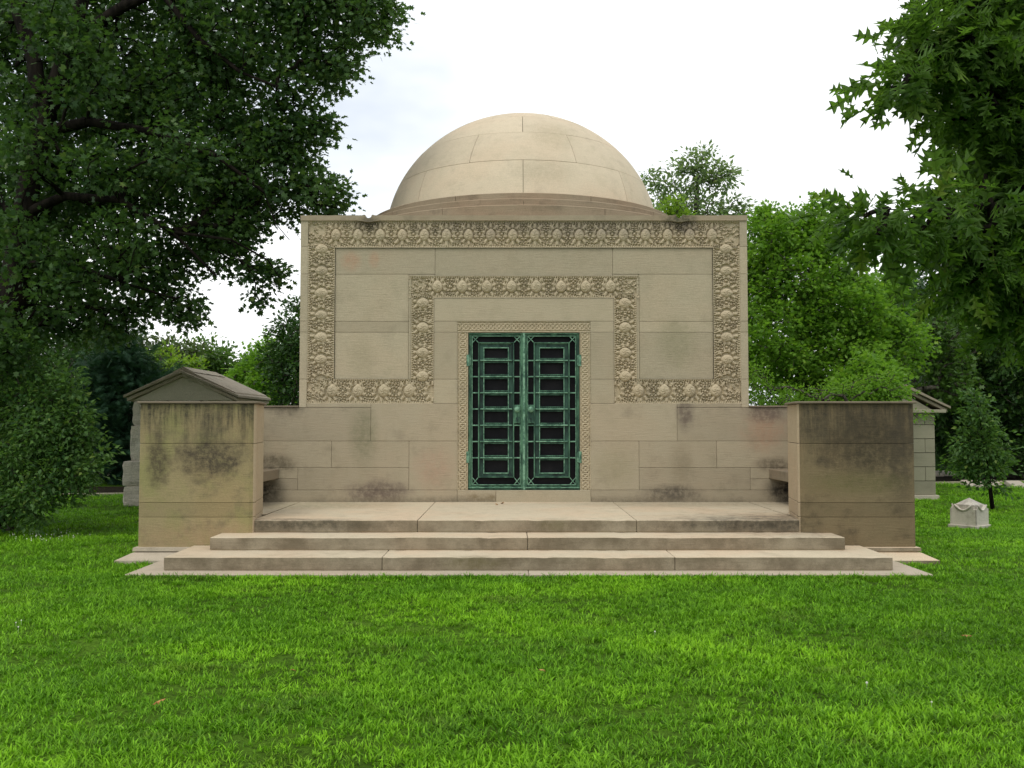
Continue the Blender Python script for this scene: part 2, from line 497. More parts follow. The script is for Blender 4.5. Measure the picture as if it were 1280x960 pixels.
low, up = M['wall_low'], M['wall_up']
Y1 = F + 0.06
for s in (-1, 1):
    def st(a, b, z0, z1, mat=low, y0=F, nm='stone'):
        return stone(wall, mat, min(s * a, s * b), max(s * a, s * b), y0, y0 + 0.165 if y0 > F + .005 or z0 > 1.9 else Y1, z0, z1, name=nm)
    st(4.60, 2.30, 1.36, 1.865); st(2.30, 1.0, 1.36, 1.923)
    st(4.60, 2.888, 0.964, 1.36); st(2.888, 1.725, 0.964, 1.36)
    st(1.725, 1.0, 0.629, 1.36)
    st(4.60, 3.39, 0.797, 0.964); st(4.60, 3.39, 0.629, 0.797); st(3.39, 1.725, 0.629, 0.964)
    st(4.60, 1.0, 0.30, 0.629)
    # rim at the corner of the upper block
    zz = [1.865, 2.29, 3.0, 3.166, 3.882, 4.30, 4.693]
    for a, b in zip(zz[:-1], zz[1:]): st(3.38, 3.265, a, b, up, F - 0.004)
    stone(wall, low, min(s * 3.265, s * 2.30), max(s * 3.265, s * 2.30), F, Y1, 1.8672, 1.923)
    # field between the two carved bands (set back), and the wall inside the inner band
    for a, b in ((2.29, 3.0), (3.0, 3.166), (3.166, 3.882)): st(2.86, 1.74, a, b, up, F + 0.028)
    st(2.86, 1.345, 3.882, 4.285, up, F + 0.028)
    for a, b in ((1.923, 2.29), (2.29, 3.0), (3.0, 3.166)): st(1.36, 1.0, a, b, up, F + 0.010)
    st(1.74, 1.70, 1.95, 3.85, up, F + 0.012)
    st(1.74, 1.345, 3.852, 3.880, up, F + 0.028)
    # side of the block, seen only from beside
    yy = [F + 0.17, F + 1.8, F + 3.5, F + 5.2, F + 6.6]
    zc = [-0.1, 0.629, 1.36, 1.923, 3.0, 3.882, 4.693]
    for i in range(4):
        for a, b in zip(zc[:-1], zc[1:]):
            stone(wall, up, min(s * 3.36, s * 3.38), max(s * 3.36, s * 3.38), yy[i] + G, yy[i + 1] - G, a, b)
    # cap of the low wall
    part('wall_cap', MB().box(*sorted((s * 3.384, s * 4.60)), F - 0.025, F + 0.42, 1.867, 1.893), M['wing_top'], wall, bevel=0.006)
stone(wall, up, -1.345, 1.345, F + 0.028, F + .16, 3.852, 4.285)
stone(wall, up, -1.36, 1.36, F + 0.010, F + .16, 3.166, 3.522)
stone(wall, up, -0.42, 1.0, F - 0.002, F + .10, 0.30, 0.629, name='door_sill')
stone(wall, low, -1.0, -0.42, F - 0.002, F + .10, 0.30, 0.629, name='door_sill')

# coping with the two drain notches
cop = MB()
xs = sorted(set([round(v, 4) for v in np.linspace(-3.38, 3.38, 90)] + [round(c + d, 4) for c in (-2.35, 2.35) for d in np.linspace(-.26, .26, 41)]))
tops, bots = [], []
rj = random.Random(3)
for x in xs:
    d = min(abs(x + 2.35), abs(x - 2.35))
    zt = 4.772 + rj.uniform(-.002, .002)
    if d < 0.05: zt = 4.776 - math.sqrt(max(0, 0.05 ** 2 - d * d))
    elif d < 0.09: zt = 4.778
    zb = 4.693 - 0.028 * math.exp(-(d / 0.10) ** 2)
    tops.append(zt); bots.append(zb)
n = len(xs)
yf = []
for i, x in enumerate(xs):
    d = min(abs(x + 2.35), abs(x - 2.35))
    yf.append(F - 0.022 - 0.02 * math.exp(-(d / 0.09) ** 2))
v = [(x, yf[i], bots[i]) for i, x in enumerate(xs)] + [(x, yf[i], tops[i]) for i, x in enumerate(xs)] + \
    [(x, F + 0.55, tops[i]) for i, x in enumerate(xs)] + [(x, F + 0.55, 4.62) for x in xs]
f = []
for i in range(n - 1):
    f += [(i, i + 1, n + i + 1, n + i), (n + i, n + i + 1, 2 * n + i + 1, 2 * n + i), (2 * n + i, 2 * n + i + 1, 3 * n + i + 1, 3 * n + i), (3 * n + i, 3 * n + i + 1, i + 1, i)]
f += [(0, n, 2 * n, 3 * n), (n - 1, 4 * n - 1, 3 * n - 1, 2 * n - 1)]
cop.add(v, f)
part('coping', cop, M['rim'], tomb)
roof = MB().box(-3.38, 3.38, F + 0.55, F + 6.75, 4.62, 4.74)
part('roof', roof, M['rim'], tomb)


# ---- carved bands: real relief
def smooth(x, a, b):
    q = np.clip((x - a) / (b - a), 0, 1)
    return q * q * (3 - 2 * q)


def ornament(A, B, L, W, a0, flip=1):
    """A along, B across from the middle; bosses every L with one at a0; heights above the recessed ground"""
    ap = (A - a0 + L / 2) % L - L / 2
    aa = np.abs(ap)
    B = B * flip
    hw = W / 2
    # crossed fine leafage, small drilled hollows between
    g = np.sin(2 * np.pi * (A * 15 + B * 9) + 1.6 * np.sin(A * 19 + B * 31)) * np.sin(2 * np.pi * (A * 8 - B * 17) + 1.3 + 1.6 * np.sin(B * 23 - A * 11))
    h = 0.028 * smooth(g, -0.30, 0.02) + 0.008 * smooth(g, .25, .5)
    r = np.sqrt(ap ** 2 + (B * .9) ** 2)
    th = np.arctan2(ap, -B)
    # pointed leaves fanning out round the boss
    lf = np.cos(th * 10)
    fan = 0.030 * smooth(lf - (r - .10) * 14, -.9, -.1) + .006 * smooth(lf, .5, .9)
    h = np.where((r > .086) & (r < .150), fan, h)
    h = h * smooth(r, .080, .090)
    # stems framing the boss like a pointed arch
    for off, sl, ht in ((0.040, 0.62, 0.040), (0.086, 0.36, 0.036)):
        dd = np.abs(aa - (off + sl * (hw - B) * 0.5)) / .0085
        h = np.maximum(h, ht * np.clip(1.5 - dd, 0, 1) * (B > -hw * .35))
    # paired leaf buds between the bosses
    for bb, ao, ra, rb, ht in ((0.66, 0.026, 0.019, 0.017, 0.040), (0.34, 0.029, 0.020, 0.015, 0.044), (0.02, 0.0, 0.020, 0.026, 0.040),
                               (-0.34, 0.028, 0.020, 0.018, 0.046), (-0.60, 0.022, 0.014, 0.014, 0.040)):
        d = ((aa - (L / 2 - ao)) / ra) ** 2 + ((B - bb * hw) / rb) ** 2
        h = np.where(d < 1.7, ht * np.sqrt(np.clip(1 - d, 0, 1)) + .004, h)
    bead = 0.026 + 0.012 * np.clip(np.cos(2 * np.pi * A / 0.034) * 1.5, -1, 1)
    h = np.where(np.abs(B) > hw - 0.030, bead, h)
    return np.where(np.abs(B) > hw - 0.012, 0.038, h)


def relief(x0, x1, z0, z1, L, a0, vertical=False, flip=1, res=0.007, depth=0.040, y=F, name='carved_band', W=None, fn=ornament, opens=(), lim=None):
    nx, nz = max(2, int((x1 - x0) / res) + 1), max(2, int((z1 - z0) / res) + 1)
    X, Z = np.meshgrid(np.linspace(x0, x1, nx), np.linspace(z0, z1, nz))
    if vertical: A, B, W = Z, X - (x0 + x1) / 2, x1 - x0
    else: A, B, W = X, Z - (z0 + z1) / 2, z1 - z0
    H = fn(A, B, L, W, a0, flip)
    if lim:        # past these places no bosses: scattered curling leaves
        q = np.full(A.shape, 0.004)
        rc = np.random.default_rng(5)
        for a_lo, a_hi in ((A.min(), lim[0]), (lim[1], A.max())):
            if a_hi <= a_lo: continue
            for _ in range(46):
                ca, cb, th_ = rc.uniform(a_lo, a_hi), rc.uniform(-W / 2 + .02, W / 2 - .02), rc.uniform(0, 3.14)
                ra, rb_ = rc.uniform(.018, .034), rc.uniform(.009, .015)
                u_ = (A - ca) * math.cos(th_) + (B - cb) * math.sin(th_); v_ = -(A - ca) * math.sin(th_) + (B - cb) * math.cos(th_)
                d = (u_ / ra) ** 2 + (v_ / rb_) ** 2
                hh_ = rc.uniform(.030, .042)
                q = np.where(d < 1.5, np.maximum(q * (d > 1), hh_ * np.sqrt(np.clip(1 - d, 0, 1)) + .003), q)
        H = np.where(((A < lim[0]) | (A > lim[1])) & (np.abs(B) < W / 2 - .03), q, H)
    if opens:      # the border is left out where another band runs in
        g = np.sin(2 * np.pi * (A * 19 + B * 12)) * np.sin(2 * np.pi * (A * 11 - B * 22) + 1.3)
        fill = 0.030 * smooth(g, -0.25, 0.05)
        for sg, a, b in opens:
            H = np.where((B * sg > W / 2 - 0.032) & (A > a) & (A < b), fill, H)
    H = H + rng.normal(0, .0014, A.shape)
    V = np.stack([X, y + depth - H, Z], -1).reshape(-1, 3)
    i = np.arange(nx * nz).reshape(nz, nx)
    Fc = np.stack([i[:-1, :-1], i[:-1, 1:], i[1:, 1:], i[1:, :-1]], -1).reshape(-1, 4)
    return part(name, fast_mesh(name, V, Fc), M['carved'], tomb)


def rosette_mesh(w, h, dp, seed):
    """egg-shaped boss with spiralling scales, steep at its edge"""
    rings, seg = 14, 36
    v, f = [], []
    for i in range(rings + 1):
        r = i / rings
        for k in range(seg):
            th = 2 * math.pi * k / seg
            dep = math.sqrt(max(0, 1 - r ** 2.2)) * (1 + 0.16 * (1 - r) * math.cos(5 * th + 9 * r) * min(1, r * 4)) + .10 * math.cos(r * 19) * r * (1 - r)
            tip = 1 + 0.20 * max(0, math.sin(th)) ** 8 + .08 * max(0, -math.sin(th)) ** 6
            v.append((w * r * math.cos(th), -dp * dep + .02 * (1 if i == rings else 0), h * r * math.sin(th) * tip))
    for i in range(rings):
        for k in range(seg):
            k2 = (k + 1) % seg
            f.append((i * seg + k, i * seg + k2, (i + 1) * seg + k2, (i + 1) * seg + k))
    me = bpy.data.meshes.new('rosette')
    me.from_pydata(v, [], f)
    me.polygons.foreach_set('use_smooth', [True] * len(me.polygons))
    me.materials.append(M['carved'])
    return me


ROS_S = rosette_mesh(0.078, 0.092, 0.052, 1)
ROS_B = rosette_mesh(0.090, 0.094, 0.058, 2)


def rosette(me, x, z, parent, rot=0.0, sc=1.0):
    o = link('rosette', me, None, None, (x, F + 0.030, z), (0, rot, 0), (sc, 1, sc))
    o.parent = parent
    o.matrix_parent_inverse = PW[parent.name].inverted()
    return o


b = relief(-3.265, 3.265, 4.285, 4.693, 0.3353, -2.85, opens=((-1, -3.25, -2.86), (-1, 2.86, 3.25)), lim=(-3.01, 3.01))
for i in range(18): rosette(ROS_S, -2.85 + 0.3353 * i, 4.475, b, 0, random.uniform(.96, 1.04))
for s in (-1, 1):
    b = relief(*sorted((s * 3.265, s * 2.86)), 2.29, 4.285, 0.3353, 4.285, True, -s)
    for i in range(6): rosette(ROS_S, s * 3.06, 4.265 - 0.3353 * i, b, s * R(90), random.uniform(.96, 1.04))
    b = relief(*sorted((s * 3.265, s * 1.36)), 1.923, 2.29, 0.387, s * -2.885, opens=((1, *sorted((s * 3.25, s * 2.86))), (1, *sorted((s * 1.70, s * 1.37)))), lim=(-3.07, 3.07))
    for i in range(4): rosette(ROS_B, s * (2.885 - 0.387 * i), 2.115, b, 0, random.uniform(.97, 1.03))
    b = relief(*sorted((s * 1.70, s * 1.36)), 2.29, 3.522, 0.387, 3.47, True, -s)
    for z in (3.44, 3.07, 2.69, 2.335): rosette(ROS_B, s * 1.525, z, b, s * R(90), random.uniform(.93, .98))
b = relief(-1.74, 1.74, 3.522, 3.852, 0.374, 0.187, opens=((-1, -1.70, -1.37), (-1, 1.37, 1.70)), lim=(-1.50, 1.50))
for i in range(8): rosette(ROS_B, -1.309 + 0.374 * i, 3.69, b, 0, random.uniform(.93, .98))


def interlace(A, B, L, W, a0, flip=1):
    ap = (A - a0 + L / 2) % L - L / 2
    r = np.sqrt(ap ** 2 + B ** 2)
    h = 0.020 * np.clip(1.5 - np.abs(r - 0.050) / 0.009, 0, 1)
    ap2 = (A - a0) % L - L / 2
    r2 = np.sqrt(ap2 ** 2 + B ** 2)
    h = np.maximum(h, 0.018 * np.clip(1.5 - np.abs(r2 - 0.052) / 0.008, 0, 1))
    h = np.maximum(h, 0.020 * np.clip(1 - (r / 0.020) ** 2, 0, 1))
    g = np.sin(2 * np.pi * (A * 26 + B * 18)) * np.sin(2 * np.pi * (A * 17 - B * 27))
    h = np.maximum(h, 0.009 * smooth(g, -.1, 0.2))
    return np.where(np.abs(B) > W / 2 - 0.010, 0.024, h)


relief(-1.0, 1.0, 3.0, 3.166, 0.125, 0.0, res=0.007, depth=0.026, y=F, name='door_surround', fn=interlace)
for s in (-1, 1):
    relief(*sorted((s * 1.0, s * 0.842)), 0.629, 3.0, 0.125, 0.7, True, 1, res=0.007, depth=0.026, name='door_surround', fn=interlace)
rev = MB()
for s in (-1, 1): rev.box(*sorted((s * 0.842, s * 0.90)), F + 0.029, F + 0.40, 0.30, 3.02)
rev.box(-0.84, 0.84, F + 0.029, F + 0.40, 2.998, 3.03)
part('door_reveal', rev, M['wall_up'], tomb)

# ---- bronze doors
YD = F + 0.075
for s in (-1, 1):
    nmb = MB()

    def bx(a, b, z0, z1, y0, y1): nmb.box(*sorted((s * a, s * b)), y0, y1, z0, z1)
    # outer frame: stiles and rails
    bx(0.838, 0.785, 0.632, 2.994, YD - .03, YD + .05)
    bx(0.052, 0.006, 0.632, 2.994, YD - .035, YD + .05)
    bx(0.785, 0.052, 2.956, 2.994, YD - .028, YD + .05)
    bx(0.785, 0.052, 0.632, 0.692, YD - .028, YD + .05)
    door = part('door', nmb, M['bronze'], tomb, bevel=0.006)
    # thin moulding set inside the frame
    mo = MB()
    for (a, b2, z0, z1) in ((0.786, 0.775, 0.705, 2.94), (0.062, 0.052, 0.705, 2.94)): mo.box(*sorted((s * a, s * b2)), YD - .045, YD - .015, z0, z1)
    mo.box(*sorted((s * .780, s * .056)), YD - .045, YD - .015, 2.938, 2.950)
    mo.box(*sorted((s * .780, s * .056)), YD - .045, YD - .015, 0.698, 0.710)
    mo.box(*sorted((s * .838, s * .006)), YD - .05, YD - .02, 0.655, 0.668)
    mo.box(*sorted((s * .838, s * .006)), YD - .05, YD - .031, 2.975, 2.990)
    part('frame_moulding', mo, M['bronze_hi'], door, bevel=0.003, seg=1)
    # inner frame round the eight openings
    inf = MB()
    XO, XI, ZT, ZB = 0.690, 0.147, 2.850, 0.812
    inf.box(*sorted((s * XO, s * (XO - .018))), YD - .05, YD + .03, ZB, ZT)
    inf.box(*sorted((s * XI, s * (XI + .018))), YD - .05, YD + .03, ZB, ZT)
    inf.box(*sorted((s * (XO - .018), s * (XI + .018))), YD - .05, YD + .03, ZT - .016, ZT)
    inf.box(*sorted((s * (XO - .018), s * (XI + .018))), YD - .05, YD + .03, ZB, ZB + .016)
    part('inner_frame_edge', inf, M['bronze'], door, bevel=0.003, seg=1)
    fl = MB()
    fl.box(*sorted((s * .672, s * .605)), YD - .02, YD + .03, ZB + .016, ZT - .016)
    fl.box(*sorted((s * .165, s * .235)), YD - .02, YD + .03, ZB + .016, ZT - .016)
    fl.box(*sorted((s * .605, s * .235)), YD - .02, YD + .03, 2.765, ZT - .016)
    fl.box(*sorted((s * .605, s * .235)), YD - .02, YD + .03, ZB + .016, .885)
    part('inner_frame', fl, M['bronze_dk'], door, bevel=0.003, seg=1)
    fl = MB()
    fl.box(*sorted((s * .612, s * .598)), YD - .035, YD + .02, .87, 2.775)
    fl.box(*sorted((s * .228, s * .242)), YD - .035, YD + .02, .87, 2.775)
    fl.box(*sorted((s * .598, s * .242)), YD - .035, YD + .02, 2.760, 2.775)
    fl.box(*sorted((s * .598, s * .242)), YD - .035, YD + .02, .870, .886)
    fl.box(*sorted((s * .655, s * .19)), YD - .032, YD + .02, 2.825, 2.838)
    part('inner_frame_bead', fl, M['bronze_hi'], door, bevel=0.003, seg=1)
    for i in range(7):
        z = 2.575 - 0.2443 * i
        g1 = MB().box(*sorted((s * .66, s * .175)), YD - .052, YD - .02, z - .010, z + .010)
        part('crossbar', g1, M['bronze_hi'], door, bevel=0.004, seg=1)
        g2 = MB()
        g2.box(*sorted((s * .60, s * .24)), YD - .015, YD + .03, z - .034, z + .038)
        part('rail', g2, M['bronze_dk'], door)
        g2 = MB()
        for zz_ in (z + .032, z - .030):
            g2.box(*sorted((s * .60, s * .24)), YD - .030, YD - .014, zz_ - .004, zz_ + .004)
        for k in range(13):
            xk = .255 + k * .0275
            g2.box(*sorted((s * xk, s * (xk + .013))), YD - .036, YD - .014, z + .020, z + .034)
        part('beading', g2, M['bronze'], door)
        for a, b2 in ((.775, .690), (.147, .062)):
            part('side_rung', MB().box(*sorted((s * a, s * b2)), YD - .04, YD - .01, z - .010, z + .009), M['bronze_hi'], door, bevel=0.003, seg=1)
    # crossed bars in the corners
    for (xa, xb, za, zb) in ((.775, .690, 2.938, 2.850), (.062, .147, 2.938, 2.850), (.775, .690, .710, .812), (.062, .147, .710, .812)):
        cb = MB()
        cb.bar((s * xa, YD - .03, za), (s * xb, YD - .03, zb), .011, .018)
        cb.bar((s * xa, YD - .028, zb), (s * xb, YD - .028, za), .012, .018)
        part('corner_cross', cb, M['bronze_hi'], door)
    # lock plate and knob beside the meeting stile
    lk = MB().box(*sorted((s * .060, s * .150)), YD - .058, YD - .02, 1.625, 1.905)
    part('lock_plate', lk, M['bronze'], door, bevel=0.008)
    kn = MB()
    pts = [(s * .103, YD - .058, 1.835), (s * .103, YD - .075, 1.835), (s * .103, YD - .085, 1.835), (s * .103, YD - .105, 1.835), (s * .103, YD - .125, 1.835), (s * .103, YD - .133, 1.835)]
    kn.tube(pts, [.020, .016, .034, .046, .036, .010], 16)
    part('knob', kn, M['bronze_hi'], door, smooth=True)
    ks = MB().tube([(s * .105, YD - .058, 1.70), (s * .105, YD - .068, 1.70)], [.018, .014], 12)
    ks.box(*sorted((s * .097, s * .113)), YD - .066, YD - .058, 1.645, 1.69)
    part('keyhole_cover', ks, M['bronze_dk'], door)
    for z in (2.575, 1.12):
        hg = MB().tube([(s * .842, YD - .06, z - .085), (s * .842, YD - .06, z + .085)], [.024, .024], 10)
        hg.box(*sorted((s * .80, s * .845)), YD - .045, YD - .02, z - .075, z + .075)
        part('hinge', hg, M['bronze_hi'], door, smooth=False)
    part('glass_pane', MB().box(*sorted((s * .80, s * .02)), YD + .035, YD + .045, 0.65, 2.98), M['dark'], door)
mst = MB().box(-.018, .018, YD - .062, YD - .03, 0.632, 2.994)
part('meeting_stile', mst, M['bronze_hi'], tomb, bevel=0.006)
part('door_threshold', MB().box(-.84, .84, YD - .07, YD + .05, 0.6295, 0.6325), M['bronze_dk'], tomb)

# ---- platform and steps
stairs = part('stairs', MB().box(-4.2, 4.2, 11.6, F + .02, -0.2, 0.28), M['mortar'], tomb)


def tread(x0, x1, y0, y1, z0, z1, nm='step', mat=None):
    """a long stone with a slightly worn, uneven front edge"""
    n = max(3, int((x1 - x0) / .11))
    V, Fc = [], []
    wy = wz = 0
    for i in range(n + 1):
        x = x0 + .002 + (x1 - x0 - .004) * i / n
        wy = .7 * wy + random.gauss(0, .0016); wz = .7 * wz + random.gauss(0, .0012)
        chip = .007 if random.random() < .05 else 0
        V += [(x, y0 + wy * .4, z0), (x, y0 + wy + chip, z1 - .002 + wz - chip), (x, y1, z1), (x, y1, z0)]
    for i in range(n):
        for k in range(4):
            k2 = (k + 1) % 4
            Fc.append((i * 4 + k, i * 4 + k2, i * 4 + 4 + k2, i * 4 + 4 + k))
    Fc += [(0, 1, 2, 3), (4 * n + 3, 4 * n + 2, 4 * n + 1, 4 * n)]
    return part(nm, MB().add(V, Fc), mat or M['step'], stairs, bevel=0.011, seg=3)


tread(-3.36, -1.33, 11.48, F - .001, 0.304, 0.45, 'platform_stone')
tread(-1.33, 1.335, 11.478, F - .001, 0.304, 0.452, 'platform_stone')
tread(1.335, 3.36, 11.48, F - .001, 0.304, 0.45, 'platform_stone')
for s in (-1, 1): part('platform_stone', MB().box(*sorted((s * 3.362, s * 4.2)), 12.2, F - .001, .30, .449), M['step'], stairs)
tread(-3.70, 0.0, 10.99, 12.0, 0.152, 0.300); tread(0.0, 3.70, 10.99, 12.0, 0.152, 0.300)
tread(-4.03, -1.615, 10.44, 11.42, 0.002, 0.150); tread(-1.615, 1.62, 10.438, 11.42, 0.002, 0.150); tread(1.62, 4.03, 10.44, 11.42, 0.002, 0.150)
for s in (-1, 1):
    poly = [(0.002 * s, 10.17), (4.35 * s, 10.17), (4.35 * s, 11.35), (0.002 * s, 11.35)]
    if s < 0: poly = poly[::-1]
    part('base_slab', MB().prism(poly, -0.16, 0.0), M['slab'], stairs, bevel=0.006, seg=1)

# ---- wings with their end piers, skirts and benches
for s in (-1, 1):
    foot = [(3.31, 11.50), (3.325, 11.455), (3.37, 11.43), (4.705, 11.43), (4.705, 14.55), (4.20, 14.55), (4.20, 14.10), (4.20, 12.34), (3.44, 12.34), (3.335, 11.62)]
    wroot = None
    mat = M['wing_l'] if s < 0 else M['wing_r']
    for k, (z0, z1) in enumerate(((-0.12, .488), (.488, .662), (.662, 1.379), (1.379, 1.864))):
        poly = [(s * x, y) for x, y in foot]
        if s < 0: poly = poly[::-1]
        mb_ = MB().prism(poly, z0 + G, z1 - G)
        if wroot is None:
            wroot = part('wing_wall', mb_, mat, tomb, bevel=0.004, seg=1)
            o = wroot
        else:
            o = part('stone', mb_, mat, wroot, bevel=0.004, seg=1)
        # the clean inner return of the pier
        o.data.materials.append(M['wing_in'])
        for p in o.data.polygons:
            if abs(p.normal.x) > .6 and abs(p.center.x) < 3.5: p.material_index = 1
    part('wing_filling', MB().prism([(s * x, y) for x, y in [(3.45, 11.5), (4.66, 11.5), (4.66, 14.5), (4.25, 14.5), (4.25, 12.3), (3.48, 12.3)]][::s], -0.1, 1.85), M['mortar'], wroot)
    capf = [(3.27, 11.42), (3.30, 11.39), (4.735, 11.39), (4.735, 14.6), (4.17, 14.6), (4.17, 12.37), (3.41, 12.37), (3.28, 11.62)]
    poly = [(s * x, y) for x, y in capf]
    if s < 0: poly = poly[::-1]
    part('wall_cap', MB().prism(poly, 1.866, 1.892), M['wing_top'], wroot, bevel=0.008)
    # moulded skirt: profile swept round front and outer side
    prof = [(0.0, .130), (0.045, .126), (0.05, .085), (0.02, .078), (0.06, .062), (0.20, -.006), (0.202, -.05), (0.0, -.05)]
    V, Fc = [], []
    path = [lambda e: (3.80, 11.43 - e), lambda e: (4.705 + e, 11.43 - e), lambda e: (4.705 + e, 14.5)]
    for pf in path:
        for e, z in prof:
            x, y = pf(e)
            V.append((s * x, y, z))
    npf = len(prof)
    for i in range(2):
        for k in range(npf):
            k2 = (k + 1) % npf
            Fc.append((i * npf + k, i * npf + k2, (i + 1) * npf + k2, (i + 1) * npf + k))
    Fc += [tuple(range(npf)), tuple(range(3 * npf - 1, 2 * npf - 1, -1))]
    part('plinth_skirt', MB().add(V, Fc), M['step'] if s > 0 else M['slab'], wroot)
    # bench slab in the recess behind the pier
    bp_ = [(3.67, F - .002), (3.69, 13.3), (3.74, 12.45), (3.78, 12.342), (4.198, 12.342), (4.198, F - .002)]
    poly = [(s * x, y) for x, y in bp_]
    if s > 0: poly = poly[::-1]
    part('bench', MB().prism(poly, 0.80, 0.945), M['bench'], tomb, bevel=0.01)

# ---- dome
dome = part('dome', MB().box(-2.2, 2.2, 15.3, 19.7, 4.7, 4.9), M['mortar'], tomb)
DC, DR, DZ = (0.0, 17.48), 2.54, 4.95
VS = 2.39 / 2.54          # the dome is a little flatter than a half ball


def patch(r_in, r_out, a0, a1, e0, e1, ring=None):
    """stone between azimuths a0,a1; on the sphere between elevations e0,e1, or a straight ring stone (z0,z1,r)"""
    na = max(2, int(abs(a1 - a0) / R(3)))
    V = []
    if ring:
        z0, z1, ro, ri = ring
        prof = [(ri, z0), (ro, z0), (ro, z1 - .008), (ro - .008, z1), (ri, z1)]
    else:
        ne = max(2, int(abs(e1 - e0) / R(2.5)))
        prof = [(r_out * math.cos(e0 + (e1 - e0) * k / ne), DZ + r_out * VS * math.sin(e0 + (e1 - e0) * k / ne)) for k in range(ne + 1)]
        prof += [(r_in * math.cos(e1), DZ + r_in * VS * math.sin(e1)), (r_in * math.cos(e0), DZ + r_in * VS * math.sin(e0))]
    m_ = len(prof)
    for i in range(na + 1):
        a_ = a0 + (a1 - a0) * i / na
        for r, z in prof: V.append((DC[0] + r * math.sin(a_), DC[1] - r * math.cos(a_), z))
    Fc = []
    for i in range(na):
        for k in range(m_):
            k2 = (k + 1) % m_
            Fc.append((i * m_ + k, (i + 1) * m_ + k, (i + 1) * m_ + k2, i * m_ + k2))
    Fc += [tuple(range(m_)), tuple(range((na + 1) * m_ - 1, na * m_ - 1, -1))]
    return MB().add(V, Fc)


def smooth_obj(o, ang=30):
    me = o.data
    me.polygons.foreach_set('use_smooth', [True] * len(me.polygons))
    bm = bmesh.new(); bm.from_mesh(me)
    for e in bm.edges:
        e.smooth = len(e.link_faces) == 2 and e.calc_face_angle(0) < R(ang)
    bm.to_mesh(me); bm.free()


courses = [(7.3, 24.2, 0.0, 8), (24.2, 40.8, 22.5, 8), (40.8, 57.2, 0.0, 8), (57.2, 75, 22.5, 8)]
for e0, e1, off, cnt in courses:
    for k in range(cnt):
        a0 = R(off + 360 / cnt * k); a1 = R(off + 360 / cnt * (k + 1))
        ga = 0.0040 / (DR * math.cos(R((e0 + e1) / 2))); ge = 0.0034 / DR
        jit = random.uniform(-.002, .002)
        o = part('dome_stone', patch(DR - .12, DR + jit, a0 + ga, a1 - ga, R(e0) + ge, R(e1) - ge), M['dome'], dome)
        smooth_obj(o)
o = part('dome_crown_stone', patch(DR - .12, DR, 0, R(360), R(75) + .002, R(89.9)), M['dome'], dome)
smooth_obj(o)
cv = MB()
cvv = []
for i in range(25):
    e = R(90) * i / 24
    cvv.append(((DR - .035) * math.cos(e), DZ + (DR - .035) * VS * math.sin(e)))
nseg = 72
V = [(DC[0] + r * math.sin(2 * math.pi * k / nseg), DC[1] - r * math.cos(2 * math.pi * k / nseg), z) for r, z in cvv for k in range(nseg)]
Fc = [(i * nseg + k, i * nseg + (k + 1) % nseg, (i + 1) * nseg + (k + 1) % nseg, (i + 1) * nseg + k) for i in range(24) for k in range(nseg)]
part('dome_core', MB().add(V, Fc), M['mortar'], dome, smooth=True)
for z0, z1, ro, ri, off in ((5.12, 5.262, 2.83, 2.3, 22.5), (4.96, 5.12, 3.04, 2.6, 0), (4.742, 4.96, 3.30, 2.7, 22.5)):
    for k in range(8):
        ga = 0.004 / ro
        o = part('ring_stone', patch(0, 0, R(off + 45 * k) + ga, R(off + 45 * (k + 1)) - ga, 0, 0, (z0 + .003, z1, ro, ri)), M['ring'], dome)
        smooth_obj(o)
part('ring_core', patch(0, 0, 0, R(360), 0, 0, (4.742, 5.08, 3.00, 2.2)), M['mortar'], dome)
part('ring_core', patch(0, 0, 0, R(360), 0, 0, (4.742, 4.92, 3.26, 2.2)), M['mortar'], dome)
part('ring_core', patch(0, 0, 0, R(360), 0, 0, (4.742, 5.2, 2.78, 2.2)), M['mortar'], dome)


